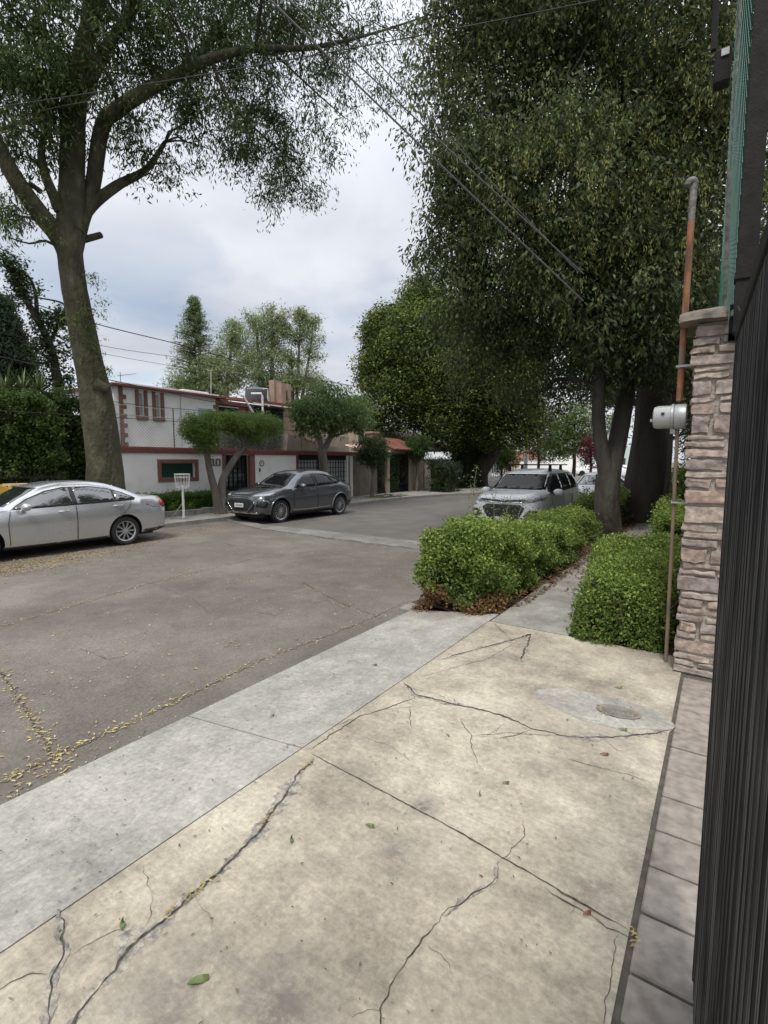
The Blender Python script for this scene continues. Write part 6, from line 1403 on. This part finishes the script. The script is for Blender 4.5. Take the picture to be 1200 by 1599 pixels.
# --- grey coupe suv
def suv_detail(t, panel, strip, bvh):
    g = M['dglass']
    out_ = [(1.38, 1.03), (1.72, 1.27), (2.05, 1.425), (2.5, 1.475), (3.05, 1.455), (3.5, 1.36), (3.86, 1.205), (3.55, 1.11), (2.6, 1.055)]
    panel('window_trim', out_, 'side', M['trim'], .003, mirror=True)
    panel('side_window', [(1.5, 1.07), (1.76, 1.26), (2.06, 1.40), (2.42, 1.447), (2.42, 1.075)], 'side', g, .009, mirror=True)
    panel('side_window', [(2.50, 1.08), (2.50, 1.45), (3.02, 1.432), (3.22, 1.395), (3.28, 1.115)], 'side', g, .009, mirror=True)
    panel('side_window', [(3.33, 1.12), (3.28, 1.385), (3.5, 1.33), (3.76, 1.215), (3.55, 1.14)], 'side', g, .009, mirror=True)
    panel('windscreen', [(-.68, 1.04), (-.52, 1.46), (.52, 1.46), (.68, 1.04)], 'front', g, .006)
    panel('rear_window', [(-.5, 1.2), (-.46, 1.44), (.46, 1.44), (.5, 1.2)], 'rear', g, .006)
    strip('door_seam', [(2.46, .34), (2.46, .7), (2.46, 1.06)], .010, 'side', M['trim'], mirror=True)
    strip('door_seam', [(3.28, .55), (3.34, .72), (3.46, .9), (3.44, 1.10)], .009, 'side', M['trim'], mirror=True)
    strip('door_seam', [(1.36, .40), (1.34, .8), (1.40, 1.0)], .009, 'side', M['trim'], mirror=True)
    strip('sill_trim', [(1.25, .26), (2.2, .25), (3.1, .26)], .10, 'side', M['trim'], mirror=True)
    strip('chrome_line', [(1.3, .36), (2.2, .345), (3.1, .36)], .018, 'side', M['chrome'], off=.012, mirror=True)
    panel('grille', [(-.52, .40), (-.62, .66), (-.5, .74), (.5, .74), (.62, .66), (.52, .40)], 'front', M['trim'], .012)
    strip('grille_bar', [(-.62, .66), (-.3, .36), (0, .335), (.3, .36), (.62, .66)], .03, 'front', M['chrome'], off=.02)
    panel('headlamp', [(-.84, .84), (-.8, .89), (-.5, .86), (-.52, .82)], 'front', M['clearlamp'], .014, mirror=True)
    panel('headlamp', [(.10, .82), (.14, .88), (.62, .93), (.42, .85)], 'side', M['clearlamp'], .014, mirror=True)
    panel('fog_lamp', [(-.84, .50), (-.84, .70), (-.72, .72), (-.66, .56)], 'front', M['trim'], .014, mirror=True)
    panel('fog_lamp', [(.08, .50), (.10, .70), (.30, .66), (.22, .50)], 'side', M['trim'], .014, mirror=True)
    strip('fog_trim', [(.12, .71), (.24, .69), (.34, .60)], .02, 'side', M['chrome'], off=.02, mirror=True)
    panel('front_bumper', [(-.8, .22), (-.8, .33), (.8, .33), (.8, .22)], 'front', M['trim'], .014)
    strip('bumper_lip', [(-.72, .335), (0, .32), (.72, .335)], .03, 'front', M['chrome'], off=.02)
    panel('tail_lamp', [(4.0, 1.04), (4.05, 1.07), (4.42, 1.06), (4.42, 1.03)], 'side', M['redlamp'], .012, mirror=True)
    panel('rear_bumper', [(3.95, .28), (4.0, .5), (4.44, .52), (4.44, .28)], 'side', M['trim'], .012, mirror=True)
    q = MB(); q.box((-.075, -.19, .50), (-.06, .19, .62)); pl_ = q.build('number_plate', M['plate'], t)
    q = MB()
    for i in range(7): q.box((-.078, -.15 + i * .045, .53), (-.0765, -.125 + i * .045, .59))
    q.build('plate_marks', M['cablegrey'], pl_)
    # arch cladding
    for ax in (.80, 3.64):
        for sg in (-1, 1):
            q = MB(); pts = []
            for k in range(15):
                a = R(-8 + 196 * k / 14); x, z = ax + math.cos(a) * .43, .35 + math.sin(a) * .43
                h = bvh.ray_cast(Vector((x, 3 * sg, max(z, .27))), Vector((0, -sg, 0))); pts.append((x, (h[0].y if h[0] else .9 * sg) + sg * .004, max(z, .25)))
            q.tube(pts, .024, 6); q.build('arch_trim', M['greycar'], t, smooth=True)
    handle(t, bvh, 2.24, .96, M['greycar']); handle(t, bvh, 3.22, 1.02, M['greycar'])
    mirror_obj(t, 1.62, .92, 1.09, M['greycar'], 1.1)
    q = MB(); q.prism([(3.3, 1.545), (3.45, 1.60), (3.5, 1.60), (3.5, 1.50)], 'y', -.03, .03); q.build('roof_fin', M['greycar'], t)
suv = dict(L=4.45, r=.35, rim=.255, spokes=8, axles=(.80, 3.64), paint=M['greycar'], alloy=M['alloy'], twin=True, spread=.2, sw=.008, detail=suv_detail,
    w=[(0, .62), (.05, .76), (.18, .86), (.45, .905), (1, .915), (3.6, .92), (4.1, .89), (4.35, .83), (4.45, .72)],
    zb=[(0, .32), (.3, .24), (1, .22), (3.5, .22), (4.1, .27), (4.45, .38)],
    zs=[(0, .56), (.3, .66), (1, .72), (3.5, .78), (4.3, .82), (4.45, .7)],
    zl=[(0, .72), (.1, .82), (.4, .92), (1.2, 1.01), (2.5, 1.05), (3.7, 1.12), (4.2, 1.10), (4.4, 1.0), (4.45, .86)],
    wl=[(0, .88), (.5, .91), (1.5, .95), (3.6, .93), (4.45, .85)],
    wr=[(0, .7), (.5, .8), (1.2, .82), (1.6, .76), (2.2, .66), (3.2, .64), (3.9, .70), (4.45, .7)],
    zt=[(0, .76), (.05, .84), (.2, .93), (.6, 1.02), (1.2, 1.10), (1.6, 1.34), (2.0, 1.53), (2.4, 1.59), (2.9, 1.585), (3.4, 1.50), (3.9, 1.32), (4.2, 1.16), (4.36, 1.12), (4.45, .92)],
    cr=[(0, .03), (1.2, .05), (1.8, .11), (2.3, .11), (3.2, .11), (3.9, .08), (4.45, .03)])
c = make_car('grey_crossover', 'dark grey sloping roof crossover parked by the white wall', suv)
c.location = (-11.05 - .92, 10.80 - .80, -.354); c.rotation_euler = (0, 0, R(90))
# --- white minivan
def van_detail(t, panel, strip, bvh):
    g = M['dglass']
    panel('window_trim', [(1.02, 1.03), (1.5, 1.40), (1.75, 1.53), (3.6, 1.55), (4.05, 1.40), (4.12, 1.13), (2.6, 1.08)], 'side', M['trim'], .003, mirror=True)
    panel('side_window', [(1.12, 1.06), (1.5, 1.36), (1.8, 1.50), (2.22, 1.515), (2.22, 1.09)], 'side', g, .009, mirror=True)
    panel('side_window', [(2.30, 1.095), (2.30, 1.515), (3.15, 1.52), (3.15, 1.12)], 'side', g, .009, mirror=True)
    panel('side_window', [(3.22, 1.125), (3.22, 1.52), (3.6, 1.52), (4.0, 1.37), (4.06, 1.16)], 'side', g, .009, mirror=True)
    panel('windscreen', [(-.70, 1.14), (-.62, 1.52), (.62, 1.52), (.70, 1.14)], 'front', g, .006)
    strip('door_seam', [(2.26, .34), (2.26, .7), (2.26, 1.08)], .010, 'side', M['trim'], mirror=True)
    strip('door_seam', [(1.18, .34), (1.16, .8), (1.14, 1.0)], .009, 'side', M['trim'], mirror=True)
    strip('door_seam', [(3.1, .6), (3.2, .8), (3.2, 1.1)], .009, 'side', M['trim'], mirror=True)
    panel('grille', [(-.36, .42), (-.54, .74), (-.42, .82), (.42, .82), (.54, .74), (.36, .42)], 'front', M['trim'], .012)
    strip('grille_bar', [(-.60, .925), (0, .895), (.60, .925)], .045, 'front', M['trim'], off=.014)
    strip('chrome_line', [(-.5, .88), (0, .855), (.5, .88)], .015, 'front', M['chrome'], off=.02)
    panel('headlamp', [(-.83, .90), (-.84, .98), (-.5, .94), (-.46, .885), (-.62, .87)], 'front', M['clearlamp'], .014, mirror=True)
    panel('headlamp', [(.06, .89), (.10, .97), (.50, 1.03), (.40, .95)], 'side', M['clearlamp'], .014, mirror=True)
    panel('fog_recess', [(-.82, .50), (-.82, .68), (-.66, .70), (-.50, .54)], 'front', M['trim'], .014, mirror=True)
    panel('fog_lamp', [(-.77, .54), (-.77, .63), (-.67, .63), (-.67, .54)], 'front', M['clearlamp'], .022, mirror=True)
    panel('lower_bumper', [(-.7, .22), (-.7, .30), (.7, .30), (.7, .22)], 'front', M['trim'], .014)
    q = MB()
    for rx, rz, oz in ((.065, .045, .90), (.028, .043, .90), (.045, .018, .92)):
        q.tube([(-.045, math.cos(2 * math.pi * k / 24) * rx, oz + math.sin(2 * math.pi * k / 24) * rz) for k in range(25)], .006, 5, cap=False)
    q.build('emblem', M['chrome'], t, smooth=True)
    q = MB(); q.box((-.085, -.19, .40), (-.07, .19, .52)); q.build('number_plate', M['plate'], t)
    handle(t, bvh, 2.05, .95, M['whitecar']); handle(t, bvh, 2.98, .98, M['whitecar'])
    mirror_obj(t, 1.28, .88, 1.08, M['whitecar'], 1.15)
    # roof rack
    q = MB()
    for x in (1.95, 3.0): q.box((x - .03, -.74, 1.755), (x + .03, .74, 1.785))
    rk = q.build('roof_rack', M['black'], t, bevel=.006); q = MB()
    for x in (1.95, 3.0):
        for y in (-.56, .56): q = MB(); q.prism([(x - .07, 1.60), (x + .07, 1.60), (x + .03, 1.755), (x - .03, 1.755)], 'y', y - .03, y + .03); q.build('rack_foot', M['black'], rk)
    q = MB(); q.box((1.5, .24, 1.30), (1.53, .36, 1.36)); q.build('rear_view_mirror', M['trim'], t)
van = dict(L=4.4, r=.32, rim=.215, spokes=6, axles=(.82, 3.57), paint=M['whitecar'], alloy=M['alloydark'], detail=van_detail,
    w=[(0, .64), (.05, .76), (.15, .83), (.4, .86), (1, .865), (3.6, .865), (4.1, .85), (4.35, .80), (4.4, .74)],
    zb=[(0, .28), (.3, .22), (1, .21), (3.5, .21), (4.1, .25), (4.4, .34)],
    zs=[(0, .5), (.3, .62), (1, .72), (3.5, .78), (4.4, .75)],
    zl=[(0, .84), (.1, .93), (.4, 1.0), (1.1, 1.06), (2.5, 1.07), (3.7, 1.12), (4.3, 1.12), (4.4, 1.0)],
    wl=[(0, .88), (.5, .92), (1.5, .97), (3.6, .97), (4.4, .93)],
    wr=[(0, .75), (.5, .84), (1.0, .84), (1.5, .78), (2.2, .74), (3.4, .74), (4.0, .76), (4.4, .8)],
    zt=[(0, .88), (.04, .96), (.15, 1.02), (.5, 1.09), (1.0, 1.14), (1.4, 1.36), (1.75, 1.58), (2.2, 1.655), (3.0, 1.66), (3.6, 1.64), (4.0, 1.56), (4.25, 1.35), (4.38, 1.1), (4.4, 1.02)],
    cr=[(0, .03), (1.0, .05), (1.6, .08), (2.2, .09), (3.6, .09), (4.4, .05)])
c = make_car('white_minivan', 'white minivan with black roof rack bars facing us behind the hedge', van)
c.location = (-4.42, 11.75, -.354); c.rotation_euler = (0, 0, R(90))
# far parked vehicles, only partly seen
def far_car_detail(t, panel, strip, bvh):
    g = M['cglass']
    panel('windscreen', [(-.60, 1.0), (-.48, 1.33), (.48, 1.33), (.60, 1.0)], 'front', g, .006)
    panel('side_window', [(1.5, .97), (2.1, 1.28), (3.0, 1.30), (3.7, 1.06)], 'side', g, .009, mirror=True)
    panel('headlamp', [(-.82, .62), (-.8, .72), (-.5, .70), (-.5, .62)], 'front', M['clearlamp'], .014, mirror=True)
s2 = dict(sedan); s2['paint'] = M['whitecar']; s2['detail'] = far_car_detail
c = make_car('white_sedan', 'white car parked directly behind the minivan', s2); c.location = (-3.95, 18.4, -.354); c.rotation_euler = (0, 0, R(90))
s3 = dict(van); s3['paint'] = M['whitecar']; s3['detail'] = far_car_detail
p = atd(922, 730, 66)
c = make_car('parked_van', 'distant white van parked at the end of the street', s3); c.location = (p.x - 2, p.y, -.354); c.rotation_euler = (0, 0, R(25))
p = atd(952, 732, 60)
c = make_car('parked_car', 'distant white car glimpsed through the fork of the ash tree', s2); c.location = (p.x - 1.5, p.y, -.354); c.rotation_euler = (0, 0, R(15))
